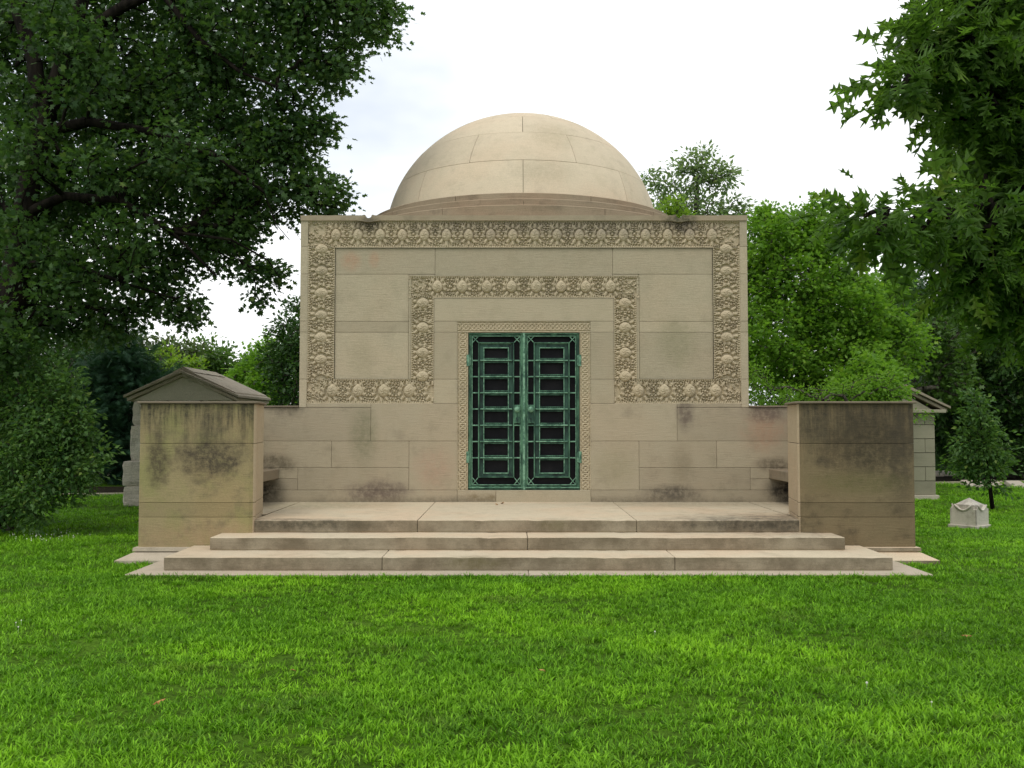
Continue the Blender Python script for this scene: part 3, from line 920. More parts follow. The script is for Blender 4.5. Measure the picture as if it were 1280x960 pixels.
# ------------------------------------------------------------------ foliage
def leaf_template(kind):
    if kind == 'lobed':            # deeply cut oak leaf with pointed lobes
        half = [(0.0, .012), (.14, .05), (.20, .17), (.30, .28), (.29, .18), (.33, .08), (.42, .11), (.50, .28), (.58, .33), (.66, .44), (.65, .30), (.62, .11),
                (.72, .10), (.84, .22), (.97, .30), (.91, .17), (.90, .07), (1.0, .06), (1.18, 0.0)]
        mid = [(x, 0.0) for x in np.linspace(0, 1.12, 7)]
        V, Fc = [], []
        for sgn in (1, -1):
            for i in range(len(half) - 1):
                x0, y0 = half[i]; x1, y1 = half[i + 1]
                mx0, mx1 = min(1.1, max(0.0, x0 * .95)), min(1.12, max(0, x1 * .95))
                n = len(V)
                q = [(mx0, 0, 0), (x0, sgn * y0, .22 * y0), (x1, sgn * y1, .22 * y1), (mx1, 0, 0)]
                V += q
                Fc += [(n, n + 1, n + 2), (n, n + 2, n + 3)]
        V = np.array(V); V[:, 2] -= 0.22 * (V[:, 0] / 1.1) ** 2
        # weld
        key = {}; idx = []; U = []
        for p in V:
            kk = tuple(np.round(p, 4))
            if kk not in key: key[kk] = len(U); U.append(p)
            idx.append(key[kk])
        Fc = [tuple(idx[i] for i in f_) for f_ in Fc]
        Fc = [f_ for f_ in Fc if len(set(f_)) == 3]
        return np.array(U), np.array(Fc)
    if kind == 'oak':              # the same leaf seen from farther off
        V = [(0, 0, 0), (.22, .24, .05), (.36, .07, .01), (.56, .36, .06), (.68, .10, 0), (.86, .24, 0), (1.05, 0, -.12),
             (.86, -.24, 0), (.68, -.10, 0), (.56, -.36, .06), (.36, -.07, .01), (.22, -.24, .05)]
        Fc = [(0, 2, 1), (0, 10, 2), (0, 11, 10), (2, 4, 3), (2, 10, 4), (4, 10, 8), (10, 9, 8), (4, 6, 5), (4, 8, 6), (8, 7, 6)]
        return np.array(V, float), np.array(Fc)
    if kind == 'oval':
        V = [(0, 0, 0), (.45, .26, .06), (1, 0, -.08), (.45, -.26, .06)]
        return np.array(V, float), np.array([(0, 2, 1), (0, 3, 2)])
    if kind == 'maple':
        V = [(0, 0, 0), (.18, .42, .04), (.45, .22, .02), (.75, .48, 0), (.70, .14, 0), (1.0, 0, -.06), (.70, -.14, 0), (.75, -.48, 0), (.45, -.22, .02), (.18, -.42, .04)]
        Fc = [(0, 2, 1), (0, 9, 8), (0, 8, 2), (2, 4, 3), (2, 8, 6), (2, 6, 4), (8, 7, 6), (4, 6, 5)]
        return np.array(V, float), np.array(Fc)
    if kind == 'needle':           # flat feathery spray
        V, Fc = [], []
        for k in range(6):
            x = .12 + k * .15
            for sgn in (1, -1):
                n = len(V)
                V += [(x - .05, 0, 0), (x + .05, 0, 0), (x + .30 - .02 * k, sgn * (.34 - .035 * k), -.05)]
                Fc.append((n, n + 1, n + 2))
        n = len(V)
        V += [(0, .012, 0), (0, -.012, 0), (1.15, 0, -.08)]
        Fc.append((n, n + 1, n + 2))
        return np.array(V, float), np.array(Fc)


def place_leaves(kind, pos, dirs, nrm, size):
    T, Fc = leaf_template(kind)
    d = dirs / np.linalg.norm(dirs, axis=1, keepdims=True)
    s = np.cross(nrm, d); s /= np.linalg.norm(s, axis=1, keepdims=True) + 1e-9
    n = np.cross(d, s)
    V = pos[:, None, :] + size[:, None, None] * (T[None, :, 0:1] * d[:, None, :] + T[None, :, 1:2] * s[:, None, :] + T[None, :, 2:3] * n[:, None, :])
    FF = Fc[None] + (np.arange(len(pos)) * len(T))[:, None, None]
    return V.reshape(-1, 3), FF.reshape(-1, 3)


def sample_lobe(c, r, n, shell=0.55):
    u = rng.normal(size=(n, 3)); u /= np.linalg.norm(u, axis=1, keepdims=True)
    q = rng.random(n) ** (1 / 3.0)
    q = np.where(rng.random(n) < shell, 0.72 + 0.36 * rng.random(n), q)
    return c + u * q[:, None] * r


def make_tree(name, label, cat, base, trunk, lobes, mats, leaf='oval', size=0.1, density=1.0, per=16, spread=0.22, tr=0.12,
              droop=0.15, group=None, sides=5, tip=0.004, updir=0.3, limbs=()):
    """trunk: polyline of points; lobes: (centre, (rx,ry,rz), nodes)"""
    root = empty(name, base)
    tag(root, label, cat, group)
    PW[root.name] = Matrix.Translation(base)
    nodes = [np.array(p, float) for p in trunk]
    par = [-1] + list(range(len(trunk) - 1))
    ntrunk = len(trunk)
    att = np.concatenate([sample_lobe(np.array(c, float), np.array(r, float), max(3, int(n * density))) for c, r, n in lobes])
    att = att[att[:, 2] > GZ + 0.12]
    tp = np.array(nodes)
    dist = np.min(np.linalg.norm(att[:, None, :] - tp[None], axis=2), axis=1)
    att = att[np.argsort(dist)]
    N = np.zeros((len(nodes) + 2 * len(att) + 2, 3)); N[:len(nodes)] = tp
    pl = np.zeros(len(N))
    for i in range(1, ntrunk): pl[i] = pl[i - 1] + np.linalg.norm(N[i] - N[i - 1]) * .6
    cnt = ntrunk
    leafy = []
    minr = {}
    N = np.concatenate([N, np.zeros((sum(len(l_[0]) for l_ in limbs) + 1, 3))]); pl = np.concatenate([pl, np.zeros(len(N) - len(pl))])
    for lp, r0, r1 in limbs:
        for j_, pt in enumerate(lp):
            q = int(np.argmin(np.linalg.norm(N[:cnt] - pt, axis=1))) if j_ == 0 else cnt - 1
            N[cnt] = pt; par.append(q); pl[cnt] = pl[q] + .3 * np.linalg.norm(N[cnt] - N[q])
            minr[cnt] = r0 + (r1 - r0) * j_ / (len(lp) - 1)
            cnt += 1
    for a_ in att:
        dv = np.linalg.norm(N[:cnt] - a_, axis=1)
        q = int(np.argmin(dv + 0.30 * pl[:cnt]))
        L = dv[q]
        if L > 0.35 * spread + .12:
            mid = (N[q] + a_) / 2 + rng.normal(size=3) * L * 0.09 + np.array((0, 0, L * 0.07))
            N[cnt] = mid; par.append(q); pl[cnt] = pl[q] + L / 2
            if L < 1.0: leafy.append(cnt)
            q = cnt; cnt += 1
        N[cnt] = a_; par.append(q); pl[cnt] = pl[q] + L * .5
        leafy.append(cnt)
        cnt += 1
    N = N[:cnt]; par = np.array(par)
    rad = np.full(cnt, tip)
    acc = np.zeros(cnt)
    for i in range(cnt - 1, 0, -1):
        if acc[i] > 0: rad[i] = max(tip, acc[i] ** (1 / 2.25))
        acc[par[i]] += rad[i] ** 2.25
    rad[0] = max(tip, acc[0] ** (1 / 2.25))
    k = tr / rad[0]
    rad = np.maximum(tip, np.minimum(rad * k, tr))
    for i in range(ntrunk): rad[i] = max(rad[i], tr * (1 - 0.55 * i / max(1, ntrunk - 1)))
    rad[0] *= 1.25
    for i, r_ in minr.items(): rad[i] = r_
    mb = MB()
    # trunk as one tapering tube, then every branch
    mb.tube([N[i] for i in range(ntrunk)], [rad[i] for i in range(ntrunk)], 10)
    for i in range(ntrunk, cnt):
        p = par[i]
        r0 = min(rad[p] * .9, rad[i] * 1.25)
        if p >= ntrunk and rad[i] < tip * 1.01 and rng.random() < 0.25: continue
        mb.tube([N[p], N[i]], [max(r0, rad[i]), rad[i]], sides if rad[i] > .02 else 3, cap=False)
    tk = mb.mesh('trunk', True, fix=False)
    o = link('trunk', tk, mats[1]); o.parent = root; o.matrix_parent_inverse = PW[root.name].inverted()
    # leaves in small sprays round every outer node
    lf = np.array(leafy)
    c = N[lf]
    kcount = rng.poisson(per, len(c))
    idx = np.repeat(np.arange(len(c)), kcount)
    pd = c - N[par[lf]]
    pd /= np.linalg.norm(pd, axis=1, keepdims=True) + 1e-6
    off = rng.normal(size=(len(idx), 3)) * np.array((1, 1, .55)) * spread * .55
    pos = c[idx] + off + pd[idx] * (rng.random(len(idx))[:, None] - .3) * spread
    out = off / (np.linalg.norm(off, axis=1, keepdims=True) + 1e-6)
    dr = out * .8 + pd[idx] * .7 + rng.normal(size=(len(idx), 3)) * .35 - np.array((0, 0, droop))
    nr = np.array((0, 0, 1.0)) * (0.6 + updir) + rng.normal(size=(len(idx), 3)) * .55 + out * .3
    sz = size * (0.6 + 0.7 * rng.random(len(idx)))
    pos[:, 2] = np.maximum(pos[:, 2], GZ + .05)
    V, Fc = place_leaves(leaf, pos, dr, nr, sz)
    me = fast_mesh('crown', V, Fc)
    o = link('crown', me, mats[0]); o.parent = root; o.matrix_parent_inverse = PW[root.name].inverted()
    return root


def LB(px, py, D, r, n=40, asp=(1, 1, 1)):
    """lobe of a crown: middle seen at px,py at depth D, r in photo pixels there"""
    m_ = r * D / FPX
    return (P(px, py, D), (m_ * asp[0], m_ * asp[1], m_ * asp[2]), n)


M['bark'] = plain_mat('oak_bark', (0.006, 0.005, 0.004), (0.020, 0.016, 0.012), 9, 0.95, 0, 0.8, 0.1, (1, 1, .25))
M['bark_g'] = plain_mat('grey_bark', (0.045, 0.040, 0.032), (0.11, 0.10, 0.08), 12, 0.95, 0, 0.8, 0.1, (1, 1, .3))
M['oak_l'] = leaf_mat('oak_leaf_dark', (0.022, 0.060, 0.016), (0.085, 0.162, 0.040), 0.33, .5, .25)
M['oak_r'] = leaf_mat('oak_leaf_near', (0.045, 0.105, 0.014), (0.130, 0.240, 0.040), 0.50, 0.45, 0.25)
M['maple'] = leaf_mat('maple_leaf', (0.085, 0.190, 0.020), (0.205, 0.370, 0.045), 0.45, 0.5, 0.2)
M['char'] = leaf_mat('yellow_green_leaf', (0.11, 0.21, 0.02), (0.24, 0.37, 0.04), 0.4)
M['mid'] = leaf_mat('mid_green_leaf', (0.045, 0.105, 0.020), (0.12, 0.215, 0.045), 0.35)
M['blue'] = leaf_mat('dull_green_leaf', (0.035, 0.075, 0.036), (0.075, 0.140, 0.062), 0.25)
M['olive'] = leaf_mat('olive_leaf', (0.050, 0.085, 0.028), (0.110, 0.150, 0.055), 0.3)
M['dark_leaf'] = leaf_mat('dark_green_leaf', (0.018, 0.052, 0.012), (0.055, 0.120, 0.024), 0.25, .5, .25)  # dark green of the darker trees and the hedge
M['conifer'] = leaf_mat('conifer_spray', (0.012, 0.042, 0.020), (0.038, 0.095, 0.046), 0.15, 0.6, 0.2)
M['shrub'] = leaf_mat('shrub_leaf', (0.026, 0.076, 0.018), (0.135, 0.245, 0.062), 0.38, 0.5, 0.25)


def tbase(px, D): return tuple(np.array((P(px, 500, D)[0], D, GZ)))


# the big oak at the left
lob = []
for (x, y, r, n, D) in ((60, 50, 88, 130, 16.8), (180, 50, 95, 150, 16.6), (300, 35, 78, 120, 15.6), (400, 8, 50, 60, 15.2), (465, 22, 32, 34, 15),
                        (425, 78, 20, 18, 15.2), (375, 95, 40, 44, 15.4), (250, 140, 85, 130, 16), (120, 170, 95, 130, 16.8), (10, 200, 80, 90, 17),
                        (355, 170, 38, 44, 15.6), (398, 160, 13, 12, 15.5), (335, 225, 60, 90, 15.8), (405, 245, 26, 32, 15.6), (225, 260, 80, 110, 16.2),
                        (100, 290, 80, 100, 16.6), (0, 330, 66, 80, 16.8), (285, 300, 34, 36, 15.6), (322, 338, 14, 10, 15.4), (345, 342, 8, 5, 15.4), (180, 352, 46, 56, 15.8),
                        (228, 385, 18, 14, 15.5), (90, 375, 50, 60, 16.4), (10, 400, 50, 70, 16.8), (318, 372, 6, 4, 15.4), (-80, 120, 130, 90, 17.5), (140, 405, 26, 22, 15.8),
                        (-90, 320, 110, 70, 17.5), (60, -80, 150, 100, 17), (260, -80, 120, 70, 16), (420, -60, 60, 34, 15.4), (150, 110, 80, 70, 19.5), (60, 250, 90, 70, 19.5), (260, 210, 70, 60, 18), (110, 110, 40, 14, 14.3), (130, 200, 40, 14, 14.2), (70, 350, 40, 18, 14.3), (150, 300, 40, 14, 14.2), (230, 190, 40, 14, 14.3), (-10, 430, 50, 20, 14.2), (10, 120, 26, 8, 14.3), (60, 20, 40, 20, 14.3), (100, 60, 34, 16, 14.2), (40, 190, 34, 14, 14.2), (20, 300, 34, 14, 14.2)):
    lob.append(LB(x, y, D, r, n))
TD = 15.4
tr_ = [np.array((P(-4, 500, TD)[0], TD, GZ)), P(-2, 560, TD), P(4, 470, TD), P(14, 380, TD), P(28, 290, TD), P(40, 210, TD), P(62, 130, TD), P(86, 60, TD), P(112, -40, TD), P(150, -200, TD)]
limbs = [([P(52, 165, TD), P(110, 152, 15.2), P(190, 165, 15), P(270, 195, 14.9), P(330, 240, 15)], .11, .03),
         ([P(24, 270, TD), P(80, 245, 15.2), P(150, 250, 15), P(215, 290, 14.9), P(270, 345, 14.9)], .10, .022),
         ([P(20, 330, TD), P(85, 330, 15.1), P(150, 352, 15), P(215, 372, 14.9)], .07, .018),
         ([P(52, 150, TD), P(44, 80, 15.4), P(22, 10, 15.4), P(0, -80, 15.4)], .16, .10),
         ([P(90, 50, TD), P(150, 10, 15.2), P(260, -40, 15), P(360, -20, 14.9), P(440, 10, 14.9)], .12, .03),
         ([P(200, -10, 15.1), P(250, 50, 14.9), P(300, 90, 14.9), P(350, 110, 15)], .06, .02),
         ([P(215, 290, 14.9), P(290, 300, 14.9), P(335, 325, 15), P(352, 350, 15)], .03, .010),
         ([P(300, 325, 15), P(322, 350, 15), P(330, 380, 15)], .010, .004),
         ([P(280, 330, 15), P(296, 352, 15), P(300, 372, 15)], .008, .003), ([P(290, 318, 15), P(318, 336, 15), P(342, 352, 15), P(348, 366, 15)], .008, .003),
         ([P(345, 280, 15), P(362, 300, 15), P(374, 318, 15)], .010, .003), ([P(340, 270, 15), P(366, 285, 15), P(376, 300, 15)], .008, .003)]
make_tree('oak_tree', 'huge dark green oak whose limbs spread over the left of the photo', 'tree', tuple(tr_[0]), tr_, lob,
          (M['oak_l'], M['bark']), 'maple', 0.098, 1.35, 21, 0.24, 0.23, updir=.1, tip=0.005, limbs=limbs)

# near oak on the right, big pointed leaves
lob = []
for (x, y, r, n, D) in ((1240, 25, 58, 38, 5.5), (1190, 50, 36, 17, 5.3), (1155, 82, 24, 8, 5.2), (1122, 104, 12, 3, 5.1), (1262, 100, 70, 42, 5.6),
                        (1212, 130, 34, 13, 5.4), (1280, 210, 64, 36, 5.7), (1236, 250, 36, 15, 5.5), (1194, 280, 20, 6, 5.3), (1103, 256, 15, 3, 4.8),
                        (1080, 264, 8, 2, 4.7), (1094, 292, 15, 4, 4.8), (1140, 286, 20, 5, 5.0), (1168, 250, 12, 3, 5.0), (1218, 330, 36, 18, 5.4), (1272, 335, 52, 34, 5.7), (1275, 400, 36, 18, 5.7),
                        (1340, 100, 110, 50, 5.8), (1350, 280, 100, 45, 5.8), (1290, -70, 110, 40, 5.6), (1240, 180, 36, 16, 7.0), (1285, 290, 60, 34, 7.2), (1265, 60, 64, 34, 7.2), (1200, 90, 34, 12, 6.6)):
    lob.append(LB(x, y, D, r, n))
tr_ = [np.array((5.2, 6.4, GZ)), np.array((5.15, 6.4, 1.3)), np.array((5.05, 6.35, 2.6)), np.array((4.9, 6.2, 3.9)), np.array((4.7, 6.1, 5.4))]
limbs = [([P(1400, 330, 6.2), P(1320, 270, 5.6), P(1240, 255, 5.3), P(1170, 262, 5.0), P(1110, 262, 4.8)], .022, .004),
         ([P(1400, 230, 6.2), P(1310, 150, 5.7), P(1230, 112, 5.4), P(1165, 95, 5.2)], .024, .005),
         ([P(1400, 60, 6.1), P(1320, 40, 5.7), P(1240, 20, 5.5)], .022, .006)]
make_tree('oak_tree', 'near oak at the right edge with large pointed lobed leaves hanging into the sky', 'tree', tuple(tr_[0]), tr_, lob,
          (M['oak_r'], M['bark']), 'lobed', 0.134, 1.25, 11, 0.17, 0.16, droop=.45, tip=0.003, updir=.0, limbs=limbs)

# tree behind the right of the tomb, with upright sprigs
lob = []
for (x, y, r, n, D) in ((965, 305, 42, 90, 23), (935, 350, 50, 90, 24), (1000, 350, 55, 110, 23), (1050, 385, 55, 110, 23), (1100, 385, 40, 80, 24), (1030, 300, 20, 12, 23),
                        (1020, 330, 22, 22, 23), (1020, 285, 10, 5, 23), (1075, 320, 16, 8, 23), (1022, 262, 5, 3, 23), (958, 268, 5, 3, 23), (985, 275, 8, 4, 23), (960, 420, 65, 130, 23),
                        (1040, 440, 60, 110, 23), (1110, 440, 48, 90, 23.5), (990, 480, 60, 80, 23), (1085, 480, 34, 60, 20.2), (1060, 492, 24, 40, 20.2), (1110, 486, 14, 20, 20.2), (900, 420, 60, 60, 25), (1000, 430, 70, 90, 26), (1060, 400, 60, 80, 26),
                        *[(x_ + .12 * (300 - y_) * k_, y_, 2.5, 3, 23) for x_, yt_, k_ in ((956, 262, .1), (1018, 252, .2), (1044, 268, .5), (1072, 296, .6), (984, 276, -.3), (1006, 270, 0)) for y_ in range(yt_, 312, 8)]):
    lob.append(LB(x, y, D, r, n))
make_tree('maple_tree', 'bright green spreading tree with upright sprigs behind the right corner of the tomb', 'tree', tbase(1000, 23.6),
          [np.array(tbase(1000, 23.6)), P(1000, 560, 23.6), P(1002, 480, 23.6), P(1006, 400, 23.5)], lob, (M['maple'], M['bark_g']), 'maple', 0.10, 1.5, 20, 0.22, 0.16)

# loose-topped tall tree behind the dome, bright one below it
lob = []
for (x, y, r, n) in ((862, 205, 15, 26), (880, 218, 22, 36), (900, 205, 9, 9), (832, 225, 20, 30), (808, 222, 9, 8), (905, 225, 16, 22), (912, 215, 7, 7), (880, 250, 30, 60), (915, 262, 16, 22),
                     (845, 248, 20, 26), (930, 262, 8, 8), (882, 192, 6, 5), (880, 300, 55, 90), (820, 300, 50, 70)):
    lob.append(LB(x, y, 44, r, n))
M['far'] = leaf_mat('far_haze_leaf', (0.11, 0.17, 0.08), (0.21, 0.29, 0.13), 0.5)  # distance haze and brightness put into the leaf colour
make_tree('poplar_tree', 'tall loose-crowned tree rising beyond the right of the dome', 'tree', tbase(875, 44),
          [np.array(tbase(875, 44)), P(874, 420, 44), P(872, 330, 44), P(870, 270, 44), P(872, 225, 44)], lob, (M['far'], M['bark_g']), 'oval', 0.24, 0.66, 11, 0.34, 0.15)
lob = [LB(842, 262, 30, 9, 16), LB(826, 272, 30, 10, 18), LB(852, 270, 30, 7, 9), LB(834, 256, 30, 4, 4), LB(846, 254, 30, 3, 3), LB(815, 276, 30, 6, 6), LB(838, 280, 30, 14, 20), LB(835, 310, 30, 40, 60)]
make_tree('acacia_tree', 'yellow-green treetop showing just above the tomb roof beside the dome', 'tree', tbase(835, 30),
          [np.array(tbase(835, 30)), P(835, 420, 30), P(835, 300, 30)], lob, (M['char'], M['bark_g']), 'oval', 0.14, 1.2, 13, 0.20, 0.15)

# belt on the right
belt = [
    ('broadleaf_tree', 'dull blue-green tree between the bright maple and the dark right-hand wood', 'blue', 38, 1140, 'oval', .20, .40,
     ((1120, 375, 32, 60), (1150, 390, 36, 70), (1175, 370, 26, 40), (1140, 430, 45, 90), (1105, 420, 30, 50), (1170, 450, 40, 70), (1130, 480, 50, 80), (1140, 352, 12, 10))),
    ('broadleaf_tree', 'dark dense tree behind the right-hand small mausoleum and the young tree', 'dark_leaf', 29, 1268, 'oak', .17, .34,
     ((1230, 400, 50, 110), (1280, 420, 60, 120), (1190, 440, 45, 90), (1240, 470, 60, 130), (1300, 480, 60, 110), (1185, 500, 45, 90), (1230, 530, 50, 100), (1290, 545, 45, 70), (1180, 550, 30, 50), (1350, 430, 80, 90))),
    ('broadleaf_tree', 'lighter green tree just left of the dark wood, its leaves over the small gable', 'mid', 27, 1125, 'maple', .13, .28,
     ((1165, 440, 28, 50), (1190, 470, 26, 45), (1170, 490, 26, 40), (1205, 430, 24, 30), (1180, 410, 22, 30))),
    ('broadleaf_tree', 'dark tree far off to the right beyond the road', 'dark_leaf', 44, 1215, 'oval', .26, .5,
     ((1190, 480, 45, 90), (1230, 520, 50, 90), (1280, 530, 50, 90), (1190, 545, 32, 60), (1330, 520, 60, 80), (1240, 450, 60, 90), (1150, 520, 40, 60), (1240, 565, 30, 50), (1200, 565, 26, 40))),
    # belt on the left
    ('broadleaf_tree', 'olive green tree in the distance left of the small gabled mausoleum', 'olive', 46, 175, 'oval', .26, .5,
     ((125, 435, 28, 50), (170, 448, 26, 50), (212, 452, 24, 40), (150, 475, 40, 70), (236, 440, 9, 10), (200, 485, 36, 60), (100, 445, 26, 40))),
    ('broadleaf_tree', 'pale green tree in the distance behind the ridge of the left mausoleum', 'mid', 48, 270, 'oval', .28, .5,
     ((240, 455, 18, 40), (268, 455, 16, 36), (292, 466, 14, 30), (222, 440, 10, 12), (262, 480, 34, 60), (305, 482, 26, 50), (280, 440, 5, 4), (255, 432, 6, 5))),
    ('acacia_tree', 'small yellow-green treetop above the left mausoleum roof', 'char', 33, 212, 'oval', .15, .28,
     ((205, 452, 14, 40), (222, 462, 12, 30), (240, 458, 9, 20), (212, 478, 20, 30))),
    ('broadleaf_tree', 'dark green tree against the left corner of the tomb', 'dark_leaf', 31, 380, 'oval', .16, .33,
     ((374, 385, 10, 16), (366, 420, 22, 50), (400, 420, 40, 60), (352, 455, 26, 50), (385, 470, 40, 80), (420, 450, 50, 70), (366, 500, 24, 40))),
    ('broadleaf_tree', 'fresh green tree between the left mausoleum roof and the tomb', 'maple', 34, 332, 'maple', .15, .3,
     ((322, 452, 12, 26), (342, 436, 12, 22), (318, 470, 20, 46), (345, 465, 28, 60), (335, 495, 30, 60), (305, 480, 20, 40), (316, 440, 4, 4), (330, 520, 30, 40))),
    ('broadleaf_tree', 'deep green tree far behind the leafy shrub at the left edge', 'dark_leaf', 40, 40, 'oval', .24, .45,
     ((0, 430, 50, 90), (50, 440, 45, 90), (95, 460, 35, 70), (20, 490, 60, 100), (80, 510, 45, 80), (-40, 460, 60, 80), (40, 560, 50, 80), (110, 560, 40, 70), (90, 590, 24, 40))),
]
for nm, lab, mt, D, tx, lf, sz, sp, ls in belt:
    make_tree(nm, lab, 'tree', tbase(tx, D), [np.array(tbase(tx, D)), P(tx, 560, D), P(tx + 2, 500, D), P(tx - 2, min(l[1] for l in ls) + 40, D)],
              [LB(x, y, D + rng.uniform(-1.2, 1.2), r, n) for x, y, r, n in ls], (M[mt], M['bark_g']), lf, sz, 1.1, 15, sp, 0.006 * D)

# dark conifer behind the shrub
lob = []
for (x, y, r, n) in ((150, 425, 10, 20), (158, 450, 26, 50), (140, 470, 26, 60), (175, 480, 28, 60), (125, 500, 28, 60), (160, 515, 34, 80), (190, 520, 26, 50), (140, 545, 34, 80),
                     (175, 560, 32, 70), (120, 570, 24, 50), (150, 585, 28, 60), (185, 590, 26, 50), (205, 480, 16, 26)):
    lob.append(LB(x, y, 26, r, n, (1.15, 1, .7)))
make_tree('conifer_tree', 'dark feathery conifer standing left of the small gabled mausoleum', 'tree', tbase(158, 26),
          [np.array(tbase(158, 26)), P(158, 560, 26), P(157, 500, 26), P(155, 430, 26)], lob, (M['conifer'], M['bark']), 'needle', 0.30, 1.3, 10, 0.30, 0.13, droop=.1, updir=.5)

# leafy shrub at the left edge
lob = []
for (x, y, r, n, D) in ((10, 480, 34, 60, 14.6), (48, 500, 30, 50, 14.3), (82, 512, 20, 30, 14.2), (20, 530, 40, 70, 14.6), (66, 540, 32, 56, 14.1), (96, 528, 12, 12, 14), (90, 560, 20, 26, 14), (112, 578, 7, 5, 13.9),
                        (30, 580, 40, 70, 14.2), (76, 588, 24, 34, 14), (104, 600, 12, 10, 13.9), (0, 625, 28, 44, 14), (36, 625, 18, 24, 13.8), (60, 618, 14, 14, 13.8), (-40, 540, 60, 80, 14.8), (-50, 620, 50, 60, 14.6), (6, 448, 12, 10, 14.5), (24, 462, 10, 9, 14.4),
                        (50, 466, 9, 8, 14.3), (36, 440, 5, 3, 14.3), (60, 452, 4, 3, 14.3), (12, 432, 4, 3, 14.4), (78, 486, 8, 7, 14.2), (44, 648, 6, 5, 13.8),
                        *[(x_ + 4 * math.sin(x_), y_, 6, 4, 14.0) for x_, y_ in ((70, 470), (92, 490), (106, 516), (112, 545), (122, 566), (112, 600), (92, 622), (20, 650), (84, 470), (30, 428))]):
    lob.append(LB(x, y, D, r, n))
make_tree('leafy_shrub', 'large leafy shrub reaching the grass at the left edge', 'shrub', tbase(15, 14.5),
          [np.array(tbase(15, 14.5)), P(18, 620, 14.5), P(20, 560, 14.5), P(24, 510, 14.4)], lob, (M['shrub'], M['bark_g']), 'oval', 0.085, 1.6, 17, 0.17, 0.05, droop=.25, tip=.003)

# slim young tree at the right
lob = []
for (x, y, r, n) in ((1222, 500, 7, 9), (1222, 515, 14, 22), (1226, 535, 20, 36), (1215, 555, 18, 30), (1238, 555, 20, 36), (1226, 575, 26, 50), (1245, 578, 18, 30), (1208, 580, 14, 18),
                     (1230, 593, 20, 30), (1253, 613, 4, 5), (1213, 490, 3, 3)):
    lob.append(LB(x, y, 18.2, r, n, (1, 1, .9)))
make_tree('young_tree', 'slim young tree with a bare thin trunk behind the small peaked monument', 'tree', tbase(1238, 18.2),
          [np.array(tbase(1238, 18.2)), P(1237, 605, 18.2), P(1230, 560, 18.2), P(1224, 510, 18.2)], lob, (M['shrub'], M['bark']), 'oval', 0.10, 1.0, 12, 0.14, 0.035, tip=.003)
# low leafy branches in front of the small gable on the right
lob = []
for (x, y, r, n) in ((1105, 470, 14, 18), (1080, 482, 16, 20), (1120, 488, 12, 12), (1150, 520, 5, 5), (1055, 490, 16, 20), (950, 490, 18, 30), (975, 500, 20, 30), (1010, 500, 20, 20), (945, 470, 12, 14)):
    lob.append(LB(x, y, 17.5, r, n))
make_tree('dogwood_sapling', 'light green sapling whose leaves show over the right wing wall', 'sapling', tbase(1060, 17.5),
          [np.array(tbase(1060, 17.5)), P(1060, 570, 17.5), P(1062, 510, 17.5)], lob, (M['maple'], M['bark_g']), 'oval', 0.065, 1.0, 16, 0.14, 0.04, tip=.003)
hb = MB()
# clipped hedge beyond the road
hx = empty('hedge', (15.6, 33, GZ)); PW[hx.name] = Matrix.Translation((15.6, 33, GZ))
tag(hx, 'low dark clipped hedge beyond the road at the right', 'hedge')
n = 9000
pos = np.stack([rng.uniform(12, 22, n), rng.uniform(32.6, 33.8, n), rng.uniform(GZ, .75, n)], -1)
fc = rng.integers(0, 3, n)
pos[fc == 0, 1] = 32.6 + rng.normal(0, .04, (fc == 0).sum()); pos[fc == 1, 2] = .75 + rng.normal(0, .04, (fc == 1).sum())
V, Fc = place_leaves('oval', pos, rng.normal(size=(n, 3)), rng.normal(size=(n, 3)), np.full(n, .11))
o = link('foliage', fast_mesh('foliage', V, Fc), M['dark_leaf']); o.parent = hx; o.matrix_parent_inverse = PW[hx.name].inverted()

# ------------------------------------------------------------------ small mausoleums
M['granite'] = stone_mat('rough_grey_granite', (0.58, 0.535, 0.44), dirt=0.55, bump=0.8, bdist=0.04, grain=0.25, pink=0.2)
M['granite_s'] = stone_mat('smooth_grey_granite', (0.46, 0.415, 0.33), dirt=0.3, bump=0.3, grain=0.2, pink=0.1)
M['roofst'] = stone_mat('roof_granite', (0.37, 0.325, 0.245), dirt=0.6, bump=0.6, grain=0.2, pink=0.3, dirt_col=(0.09, 0.075, 0.055))
M['roof_dk'] = stone_mat('dark_roof_stone', (0.25, 0.215, 0.16), dirt=0.4)
M['ashlar'] = stone_mat('pale_grey_ashlar', (0.29, 0.272, 0.195), dirt=0.2, bump=0.2, pink=0.05)


def rough_block(x0, x1, y0, y1, z0, z1, amp=.030):
    """quarry-faced block: every face broken up, the arrises kept back"""
    bm = bmesh.new()
    bmesh.ops.create_cube(bm, size=1)
    bmesh.ops.subdivide_edges(bm, edges=bm.edges[:], cuts=5, use_grid_fill=True)
    for v in bm.verts:
        c = v.co.copy()
        e = sum(abs(abs(q) - .5) < 1e-4 for q in c)
        g = 0 if e > 1 else 1
        v.co = Vector((x0 + (x1 - x0) * (c.x + .5), y0 + (y1 - y0) * (c.y + .5), z0 + (z1 - z0) * (c.z + .5)))
        if g:
            nrm = Vector([math.copysign(1, q) if abs(abs(q) - .5) < 1e-4 else 0 for q in c])
            v.co += nrm * random.uniform(.2, 1.0) * amp
        else:
            v.co -= Vector((c.x, c.y, c.z)) * random.uniform(0, .03)
    me = bpy.data.meshes.new('stone')
    bm.to_mesh(me); bm.free()
    return me


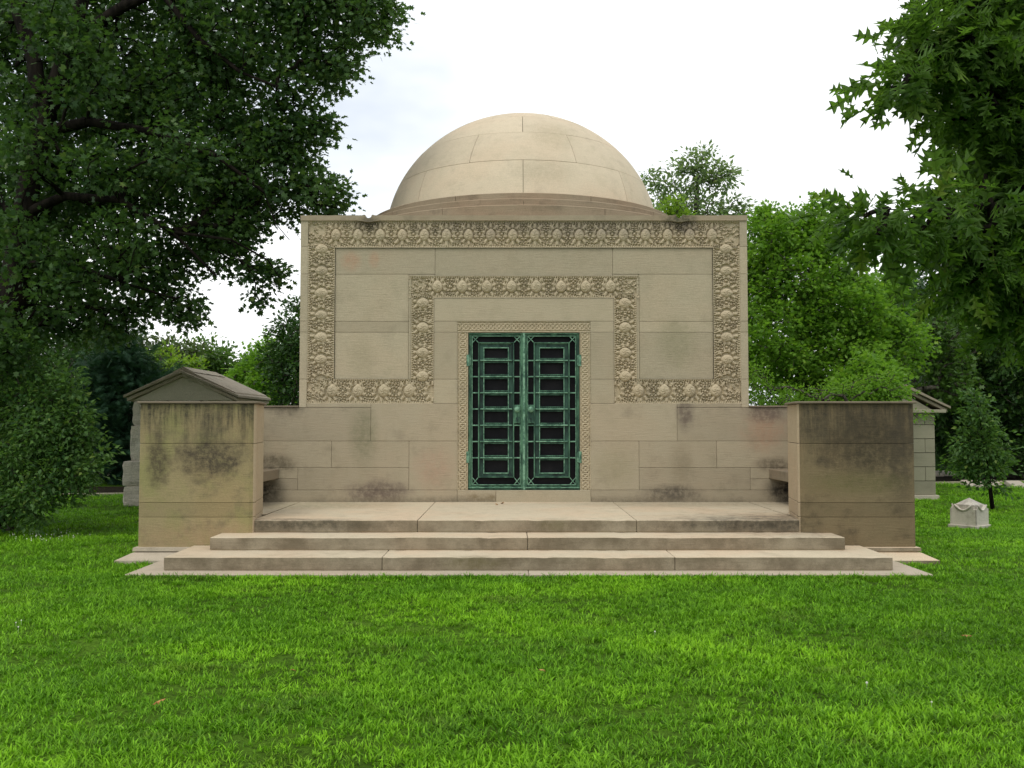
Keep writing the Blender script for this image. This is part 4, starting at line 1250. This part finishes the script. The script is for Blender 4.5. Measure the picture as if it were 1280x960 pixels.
def mausoleum(name, label, cx, y0, hw, wallz, peak, depth, courses, mat, roofm, rough, over, tymp):
    root = empty(name, (cx, y0, 0)); PW[root.name] = Matrix.Translation((cx, y0, 0))
    tag(root, label, 'mausoleum')
    core_ = part('wall', MB().box(cx - hw + .05, cx + hw - .05, y0 + .05, y0 + depth - .05, -.2, wallz), M['mortar'], root)
    rr = random.Random(5)
    for j, (z0, z1, ex) in enumerate(courses):
        w = hw + ex
        nst = 3 if j % 2 else 2
        cuts = [cx - w + 2 * w * k / nst for k in range(nst + 1)]
        if not rough and nst == 3: cuts[1] = cx - w + .3; cuts[2] = cx + w - .22
        for k in range(nst):
            dy = rr.uniform(-.03, .03) if rough else 0
            q = (cuts[k] + .004, cuts[k + 1] - .004, y0 - ex + dy, y0 + .12, z0 + .006, z1 - .006)
            if rough: part('stone', rough_block(*q), mat, core_)
            else: part('stone', MB().box(*q), mat, core_, bevel=.004)
        for sx in (-1, 1):
            for k in range(3):
                ya = y0 + .125 + (depth - .13) * k / 3; yb = y0 + .12 + (depth - .13) * (k + 1) / 3
                dx = rr.uniform(-.03, .03) if rough else 0
                q = (*sorted((cx + sx * (w + dx), cx + sx * (hw - .15))), ya, yb - .006, z0 + .006, z1 - .006)
                if rough: part('stone', rough_block(*q), mat, core_)
                else: part('stone', MB().box(*q), mat, core_, bevel=.004)
    h = peak - wallz
    W = hw + over
    part('tympanum', MB().prism_y([(cx - hw * 1.0, wallz), (cx + hw * 1.0, wallz), (cx, wallz + h * .80)], y0 - .02, y0 + depth), tymp, root)
    rf = None
    for sx in (-1, 1):
        th = .07
        for lay, (ya, grow, lift, tk) in enumerate(((y0 - .10, 0.0, 0.0, th), (y0 - .17, .05, th + .002, .05), (y0 - .07, -.04, th + .054, .06))):
            a_ = (cx + sx * (W + grow), wallz - .02 + lift); b_ = (cx, peak - .14 + lift)
            me = MB().prism_y([a_, b_, (b_[0], b_[1] + tk), (a_[0], a_[1] + tk)], ya, y0 + depth + .1)
            o = part('roof_slab' if rf else 'roof', me, roofm, rf or root, bevel=.006)
            rf = rf or o
    part('ridge_cap', MB().prism_y([(cx - .22, peak - .04), (cx + .22, peak - .04), (cx, peak + .07)], y0 - .05, y0 + depth * .9), roofm, rf)
    return root


mausoleum('granite_mausoleum', 'small rough grey granite mausoleum with a plain gable behind the left wing', -6.90, 19.2, 1.02, 2.10, 2.72, 2.3,
          [(-.1, .36, .13), (.36, .86, .15), (.86, 1.58, .03), (1.58, 2.10, 0.0)], M['granite'], M['roofst'], True, .10, M['granite_s'])
mr = mausoleum('ashlar_mausoleum', 'small pale ashlar mausoleum with a moulded pediment behind the right wing', 8.12, 20.8, 1.06, 1.90, 2.66, 3.2,
               [(.05, .36, 0), (.36, .67, 0), (.67, .98, 0), (.98, 1.29, 0), (1.29, 1.60, 0), (1.60, 1.86, 0)], M['ashlar'], M['roof_dk'], False, .24, M['ashlar'])
part('plinth', MB().box(8.12 - 1.11, 8.12 + 1.11, 20.74, 24.1, -.12, .05), M['granite_s'], mr, bevel=.01)
part('entablature', MB().box(8.12 - 1.24, 8.12 + 1.24, 20.62, 24.15, 1.862, 1.935), M['ashlar'], mr, bevel=.01)

# small peaked monument
mon = empty('peaked_monument', (7.19, 15.2, GZ), R(38)); PW[mon.name] = Matrix.Translation((7.19, 15.2, GZ)) @ Matrix.Rotation(R(38), 4, 'Z')
tag(mon, 'small weathered white stone monument with a pyramid cap standing on the right lawn', 'monument')
M['mon'] = stone_mat('weathered_marble', (0.58, 0.54, 0.46), dirt=0.5, face_dirt=0.3, streak=(.4, .25, .5), dirt_col=(.13, .12, .085))


def local(name, mb_, mat, parent, **k):
    return mb_.build(name, mat, parent, **k)


local('base', MB().box(-.235, .235, -.235, .235, -.05, .05), M['mon'], mon, bevel=.008)
body = MB()
prof_n = 13
for rot_ in range(4):
    ca, sa = math.cos(rot_ * math.pi / 2), math.sin(rot_ * math.pi / 2)
    V, Fc = [], []
    for i in range(prof_n):
        u = -0.205 + 0.41 * i / (prof_n - 1)
        q = abs(u) / .205
        top = 0.36 - 0.075 * (1 - min(1, q / .62) ** 2) if q < .62 else (0.36 if q < .70 else 0.36 - .055)
        dd = .205 + (.006 if q > .70 else 0)
        for (x, y, z) in ((u, -dd, .05), (u, -dd, top), (u * .75, -.15, top + .002)):
            V.append((x * ca - y * sa, x * sa + y * ca, z))
    for i in range(prof_n - 1):
        for k in range(2): Fc.append((i * 3 + k, (i + 1) * 3 + k, (i + 1) * 3 + k + 1, i * 3 + k + 1))
    body.add(V, Fc)
local('body', body, M['mon'], mon)
sw = MB()
for rot_ in range(4):
    ca, sa = math.cos(rot_ * math.pi / 2), math.sin(rot_ * math.pi / 2)
    pts = []
    for i in range(11):
        u = -.13 + .026 * i
        z = .365 - .08 * (1 - (abs(u) / .13) ** 2)
        pts.append((u * ca + .212 * sa, u * sa - .212 * ca, z))
    sw.tube(pts, [.014] * 11, 6)
local('swag', sw, M['mon'], mon, smooth=True)
local('core_block', MB().box(-.17, .17, -.17, .17, .05, .37), M['mon'], mon)
local('cap', MB().add([(-.15, -.15, .372), (.15, -.15, .372), (.15, .15, .372), (-.15, .15, .372), (0, 0, .475)], [(0, 3, 2, 1), (0, 1, 4), (1, 2, 4), (2, 3, 4), (3, 0, 4)]), M['mon'], mon)

# flat grave markers
M['marker'] = stone_mat('pale_marker_stone', (0.42, 0.38, 0.31), dirt=0.2)
mk = [(1172, 595, 'pale flat marker close beside the right mausoleum wall', 0.42, 0.5), (1187, 594.5, 'grey slanted marker on the grass beyond the right mausoleum', 0.42, 0.45),
      (1225, 608.5, 'wide pale flat marker behind the trunk of the young tree', 0.5, 0.6), (1248, 607.5, 'short pale flat marker between the young tree and the dark trunk', 0.3, 0.5),
      (1277, 609, 'pale flat marker cut by the right edge of the photo', 0.42, 0.5)]
for px, py, lab, w, d in mk:
    e_ = math.atan((480 - py) / FPX) + PITCH
    D = (GZ + .02 - CAM[2]) / math.tan(e_)
    p = P(px, py, D)
    V = [(-w / 2, 0, -.02), (w / 2, 0, -.02), (w / 2, d, -.02), (-w / 2, d, -.02), (-w / 2 * .96, .01, .06), (w / 2 * .96, .01, .06), (w / 2 * .96, d * .97, .17), (-w / 2 * .96, d * .97, .17)]
    o = MB().add(V, [(0, 3, 2, 1), (4, 5, 6, 7), (0, 1, 5, 4), (1, 2, 6, 5), (2, 3, 7, 6), (3, 0, 4, 7)]).build('grave_marker', M['marker'], bevel=.02, loc=(p[0], D, GZ))
    tag(o, lab, 'grave marker', 'low markers on the far right lawn')
o = MB().prism_y([(-.28, 0), (.28, 0), (.28, .62), (.18, .78), (0, .84), (-.18, .78), (-.28, .62)], 0, .16).build('headstone', M['marker'], bevel=.015, loc=(P(134, 575, 30)[0], 30, GZ))
tag(o, 'pale round-topped headstone glimpsed between the shrub and the conifer', 'headstone')


# ------------------------------------------------------------------ grass: tufts laid out by geometry nodes
def blade(V, Fc, x, y, ang, L, w, lean, seg=3):
    n = len(V)
    ca, sa = math.cos(ang), math.sin(ang)
    for i in range(seg + 1):
        q = i / seg
        r = L * math.sin(lean * q) / max(lean, .01) if lean > .01 else 0
        z = L * (1 - math.cos(lean * q)) / max(lean, .01) if False else L * q * math.cos(lean * q * .8)
        r = L * q * math.sin(lean * q * .9 + lean * .1)
        hw = w / 2 * (1 - q ** 1.8) * (0.75 + .5 * min(1, q * 3))
        if i == seg:
            V.append((x + ca * r, y + sa * r, z))
        else:
            V.append((x + ca * r - sa * hw, y + sa * r + ca * hw, z))
            V.append((x + ca * r + sa * hw, y + sa * r - ca * hw, z))
    for i in range(seg - 1):
        a_ = n + 2 * i
        Fc += [(a_, a_ + 1, a_ + 3), (a_, a_ + 3, a_ + 2)]
    a_ = n + 2 * (seg - 1)
    Fc.append((a_, a_ + 1, a_ + 2))


m, nt, out = new_mat('grass_blades')
t = NT(nt)
geo = t.n('ShaderNodeNewGeometry')
pos_ = geo.outputs['Position']
r_ = geo.outputs['Random Per Island']
a1 = t.noise(pos_, 0.55, 5, 0.6, (1, 1.5, 0))
a2 = t.noise(pos_, 2.4, 4, 0.6, (1, 1, 0))
c = t.mix(t.ramp(a1, 0.40, 0.64), (0.108, 0.268, 0.010), (0.260, 0.530, 0.015))
c = t.mix(t.ramp(a2, 0.48, 0.70, 0, .6), c, (0.060, 0.145, 0.012))
a3 = t.noise(pos_, 1.1, 5, 0.65, (1, 1.6, 0))
c = t.mix(t.ramp(a3, 0.54, 0.68, 0, .75), c, (0.110, 0.130, 0.026))
a4 = t.noise(pos_, 0.33, 3, 0.5, (1, 1, 0))
c = t.mix(t.ramp(a4, 0.47, 0.60, 0, .40), c, (0.065, 0.175, 0.010))
c = t.mix(t.ramp(r_, 0.45, 1.0, 0, .75), c, (0.29, 0.62, 0.035))
c = t.mix(t.ramp(r_, 0.0, 0.35, .65, 0), c, (0.035, 0.100, 0.008))
c = t.mix(t.ramp(r_, 0.97, 0.975, 0, .8), c, (0.28, 0.24, 0.11))
bs = t.n('ShaderNodeBsdfPrincipled'); t.put(bs.inputs['Base Color'], c); bs.inputs['Roughness'].default_value = 0.5
bs.inputs['Specular IOR Level'].default_value = 0.12
trn = t.n('ShaderNodeBsdfTranslucent'); t.put(trn.inputs['Color'], t.mix(.5, c, (0.21, 0.56, 0.015)))
ms = t.n('ShaderNodeMixShader'); ms.inputs[0].default_value = .25
nt.links.new(bs.outputs[0], ms.inputs[1]); nt.links.new(trn.outputs[0], ms.inputs[2]); nt.links.new(ms.outputs[0], out.inputs[0])
M['grass'] = m

NV = 6
V, Fc, var = [], [], []
rb = random.Random(21)
for k in range(NV):
    n0 = len(V)
    for i in range(15):
        a_ = rb.uniform(0, 6.283); rr_ = rb.uniform(0, .06)
        if k < 4:
            blade(V, Fc, math.cos(a_) * rr_, math.sin(a_) * rr_, k * 1.3 + rb.gauss(0, 1.0), rb.uniform(.026, .060), rb.uniform(.0038, .0070), rb.uniform(.3, 1.4))
        else:   # broad crabgrass rosette
            blade(V, Fc, math.cos(a_) * rr_, math.sin(a_) * rr_, a_ + rb.gauss(0, 1.4), rb.uniform(.03, .055), rb.uniform(.006, .010), rb.uniform(.7, 1.5))
    var += [k] * (len(V) - n0)


def inside(x, y):
    """ground covered by stone"""
    m1 = (np.abs(x) < 4.34) & (y > 10.175) & (y < 14.6)
    m2 = (np.abs(x) < 4.89) & (y > 11.24) & (y < 14.6)
    m3 = (np.abs(x) < 3.42) & (y > 14) & (y < 20.9)
    m4 = (np.abs(x + 6.9) < 1.15) & (y > 19.05) & (y < 22.3)
    m5 = (np.abs(x - 8.12) < 1.12) & (y > 20.7) & (y < 24.2)
    ry = road_y(x)
    m6 = (y > ry - .18) & (y < ry + 3.38)
    m7 = (np.abs(x - 7.19) < .25) & (np.abs(y - 15.2) < .25)
    return m1 | m2 | m3 | m4 | m5 | m6 | m7


pts, scl = [], []
for (ya, yb, dens, s0, wmin) in ((3.0, 6.5, 470, 1.0, 0), (6.5, 10.5, 360, 1.05, 0), (10.5, 16, 190, 1.15, 0), (16, 24, 80, 1.3, 0), (24, 42, 26, 1.7, 0)):
    xw = (yb * 680 / FPX) + .6
    n = int(dens * (yb - ya) * 2 * xw)
    x = rng.uniform(-xw, xw, n) - .18; y = rng.uniform(ya, yb, n)
    ok = ~inside(x, y) & (np.abs(x + .18) < y * 660 / FPX + .6)
    x, y = x[ok], y[ok]
    # taller and sparser patches
    g = np.sin(x * 2.1 + 1.3 * np.sin(y * 1.7)) * np.sin(y * 1.9 + 1.1 * np.sin(x * 1.3))
    keep = rng.random(len(x)) < np.clip(.86 + .3 * g, .5, 1)
    x, y, g = x[keep], y[keep], g[keep]
    pts.append(np.stack([x, y, np.full_like(x, GZ - .003)], -1))
    scl.append(s0 * (0.75 + .22 * g + .5 * rng.random(len(x))))
# denser fringe along the slab edge
n = 1100
x = rng.uniform(-4.5, 4.5, n); y = 10.165 - np.abs(rng.normal(0, .05, n))
pts.append(np.stack([x, y, np.full_like(x, GZ)], -1)); scl.append(.85 + .8 * rng.random(n) ** 2)
pts = np.concatenate(pts); scl = np.concatenate(scl)
print('grass tufts', len(pts))
Va = np.array(V); Fa = np.array(Fc)
allv = np.concatenate([Va, pts])
gm = fast_mesh('grass', allv, Fa)
gm.materials.append(M['grass'])
at = gm.attributes.new('variant', 'INT', 'POINT'); at.data.foreach_set('value', np.concatenate([np.array(var), np.full(len(pts), -1)]).astype(np.int32))
at = gm.attributes.new('tuft_scale', 'FLOAT', 'POINT'); at.data.foreach_set('value', np.concatenate([np.ones(len(Va)), scl]).astype(np.float32))
rots = np.zeros((len(allv), 3), np.float32); rots[len(Va):, 2] = rng.uniform(0, 6.283, len(pts)); rots[len(Va):, 0] = rng.normal(0, .12, len(pts)); rots[len(Va):, 1] = rng.normal(0, .12, len(pts))
at = gm.attributes.new('tuft_turn', 'FLOAT_VECTOR', 'POINT'); at.data.foreach_set('vector', rots.ravel())
grass = link('grass', gm)
tag(grass, 'mown green lawn grass in front of and around the tomb', 'grass', kind='stuff')
ng = bpy.data.node_groups.new('lay_grass', 'GeometryNodeTree')
ng.interface.new_socket('Geometry', in_out='INPUT', socket_type='NodeSocketGeometry')
ng.interface.new_socket('Geometry', in_out='OUTPUT', socket_type='NodeSocketGeometry')
N_ = ng.nodes; Lk = ng.links
gi = N_.new('NodeGroupInput'); go = N_.new('NodeGroupOutput')


def attr(name, ty):
    o = N_.new('GeometryNodeInputNamedAttribute'); o.data_type = ty; o.inputs['Name'].default_value = name
    return [s for s in o.outputs if s.enabled and s.name == 'Attribute'][0]


va = attr('variant', 'INT')
join = N_.new('GeometryNodeJoinGeometry')


def sel(k):
    cmp_ = N_.new('FunctionNodeCompare'); cmp_.data_type = 'INT'; cmp_.operation = 'EQUAL'
    ins = [s for s in cmp_.inputs if s.enabled]
    Lk.new(va, ins[0]); ins[1].default_value = k
    sp_ = N_.new('GeometryNodeSeparateGeometry'); sp_.domain = 'POINT'
    Lk.new(gi.outputs[0], sp_.inputs['Geometry']); Lk.new(cmp_.outputs[0], sp_.inputs['Selection'])
    return sp_.outputs['Selection']


for k in range(NV):
    g2i = N_.new('GeometryNodeGeometryToInstance')
    Lk.new(sel(k), g2i.inputs[0]); Lk.new(g2i.outputs[0], join.inputs[0])
iop = N_.new('GeometryNodeInstanceOnPoints')
iop.inputs['Pick Instance'].default_value = True
Lk.new(sel(-1), iop.inputs['Points']); Lk.new(join.outputs[0], iop.inputs['Instance'])
Lk.new(attr('tuft_turn', 'FLOAT_VECTOR'), iop.inputs['Rotation']); Lk.new(attr('tuft_scale', 'FLOAT'), iop.inputs['Scale'])
Lk.new(iop.outputs[0], go.inputs[0])
gmod = grass.modifiers.new('lay_grass', 'NODES'); gmod.node_group = ng

# ------------------------------------------------------------------ small things on the lawn and the platform
M['dry'] = plain_mat('dry_leaf', (0.28, 0.12, 0.03), (0.50, 0.28, 0.10), 40, .8)
for px, py, z0, lab in ((200, 877, .012, 'curled orange-brown leaf on the grass at the lower left'), (366, 838, .01, 'small dull brown leaf in the middle left of the lawn'),
                        (1209, 795, .01, 'pale dry leaf on the lawn at the right'), (677, 838, .01, 'little brown leaf on the grass below the steps'),
                        (621, 630.5, .459, 'crumpled dark leaf on the platform at the foot of the door'), (628, 629, .459, 'smaller crumpled leaf right beside the one at the door foot')):
    e_ = math.atan((480 - py) / FPX) + PITCH
    D = (z0 - CAM[2]) / math.tan(e_)
    p = P(px, py, D)
    T, Fl = leaf_template('oak')
    V = T * np.array((.075, .075, .075)); V[:, 2] += .018 * np.cos(V[:, 1] * 60) - .01; V[:, 0] -= .035
    o = link('dry_leaf', fast_mesh('dry_leaf', V, Fl), M['dry'], None, (p[0], D, z0), (random.uniform(-.4, .4), random.uniform(-.4, .4), random.uniform(0, 6)))
    so = o.modifiers.new('thick', 'SOLIDIFY'); so.thickness = .0012
    tag(o, lab, 'leaf', 'fallen dry leaves')
# white clover heads
M['clover'] = plain_mat('clover_white', (0.55, 0.56, 0.45), (0.75, 0.75, 0.66), 50, .9)
mb = MB()
spots = [(P(x, y, 0), x, y) for x, y in []]
cl = []
for i in range(46): cl.append((random.gauss(52, 24), random.gauss(668, 3.5)))
for i in range(3): cl.append((random.uniform(0, 40), random.uniform(765, 790)))
for i in range(3): cl.append((random.uniform(700, 1250), random.uniform(750, 900)))
for px, py in cl:
    e_ = math.atan((480 - py) / FPX) + PITCH
    D = (.015 - CAM[2]) / math.tan(e_)
    p = P(px, py, D)
    r = random.uniform(.005, .008)
    mb.tube([(p[0], D, GZ), (p[0], D, .01)], [.001, .001], 3)
    mb.tube([(p[0], D, .008), (p[0], D, .008 + r * .5), (p[0], D, .008 + r * 1.3), (p[0], D, .008 + r * 1.9)], [r * .5, r, r * .9, r * .3], 6)
tag(mb.build('clover_flowers', M['clover']), 'scattered tiny white clover flowers in the grass', 'flowers', kind='stuff')
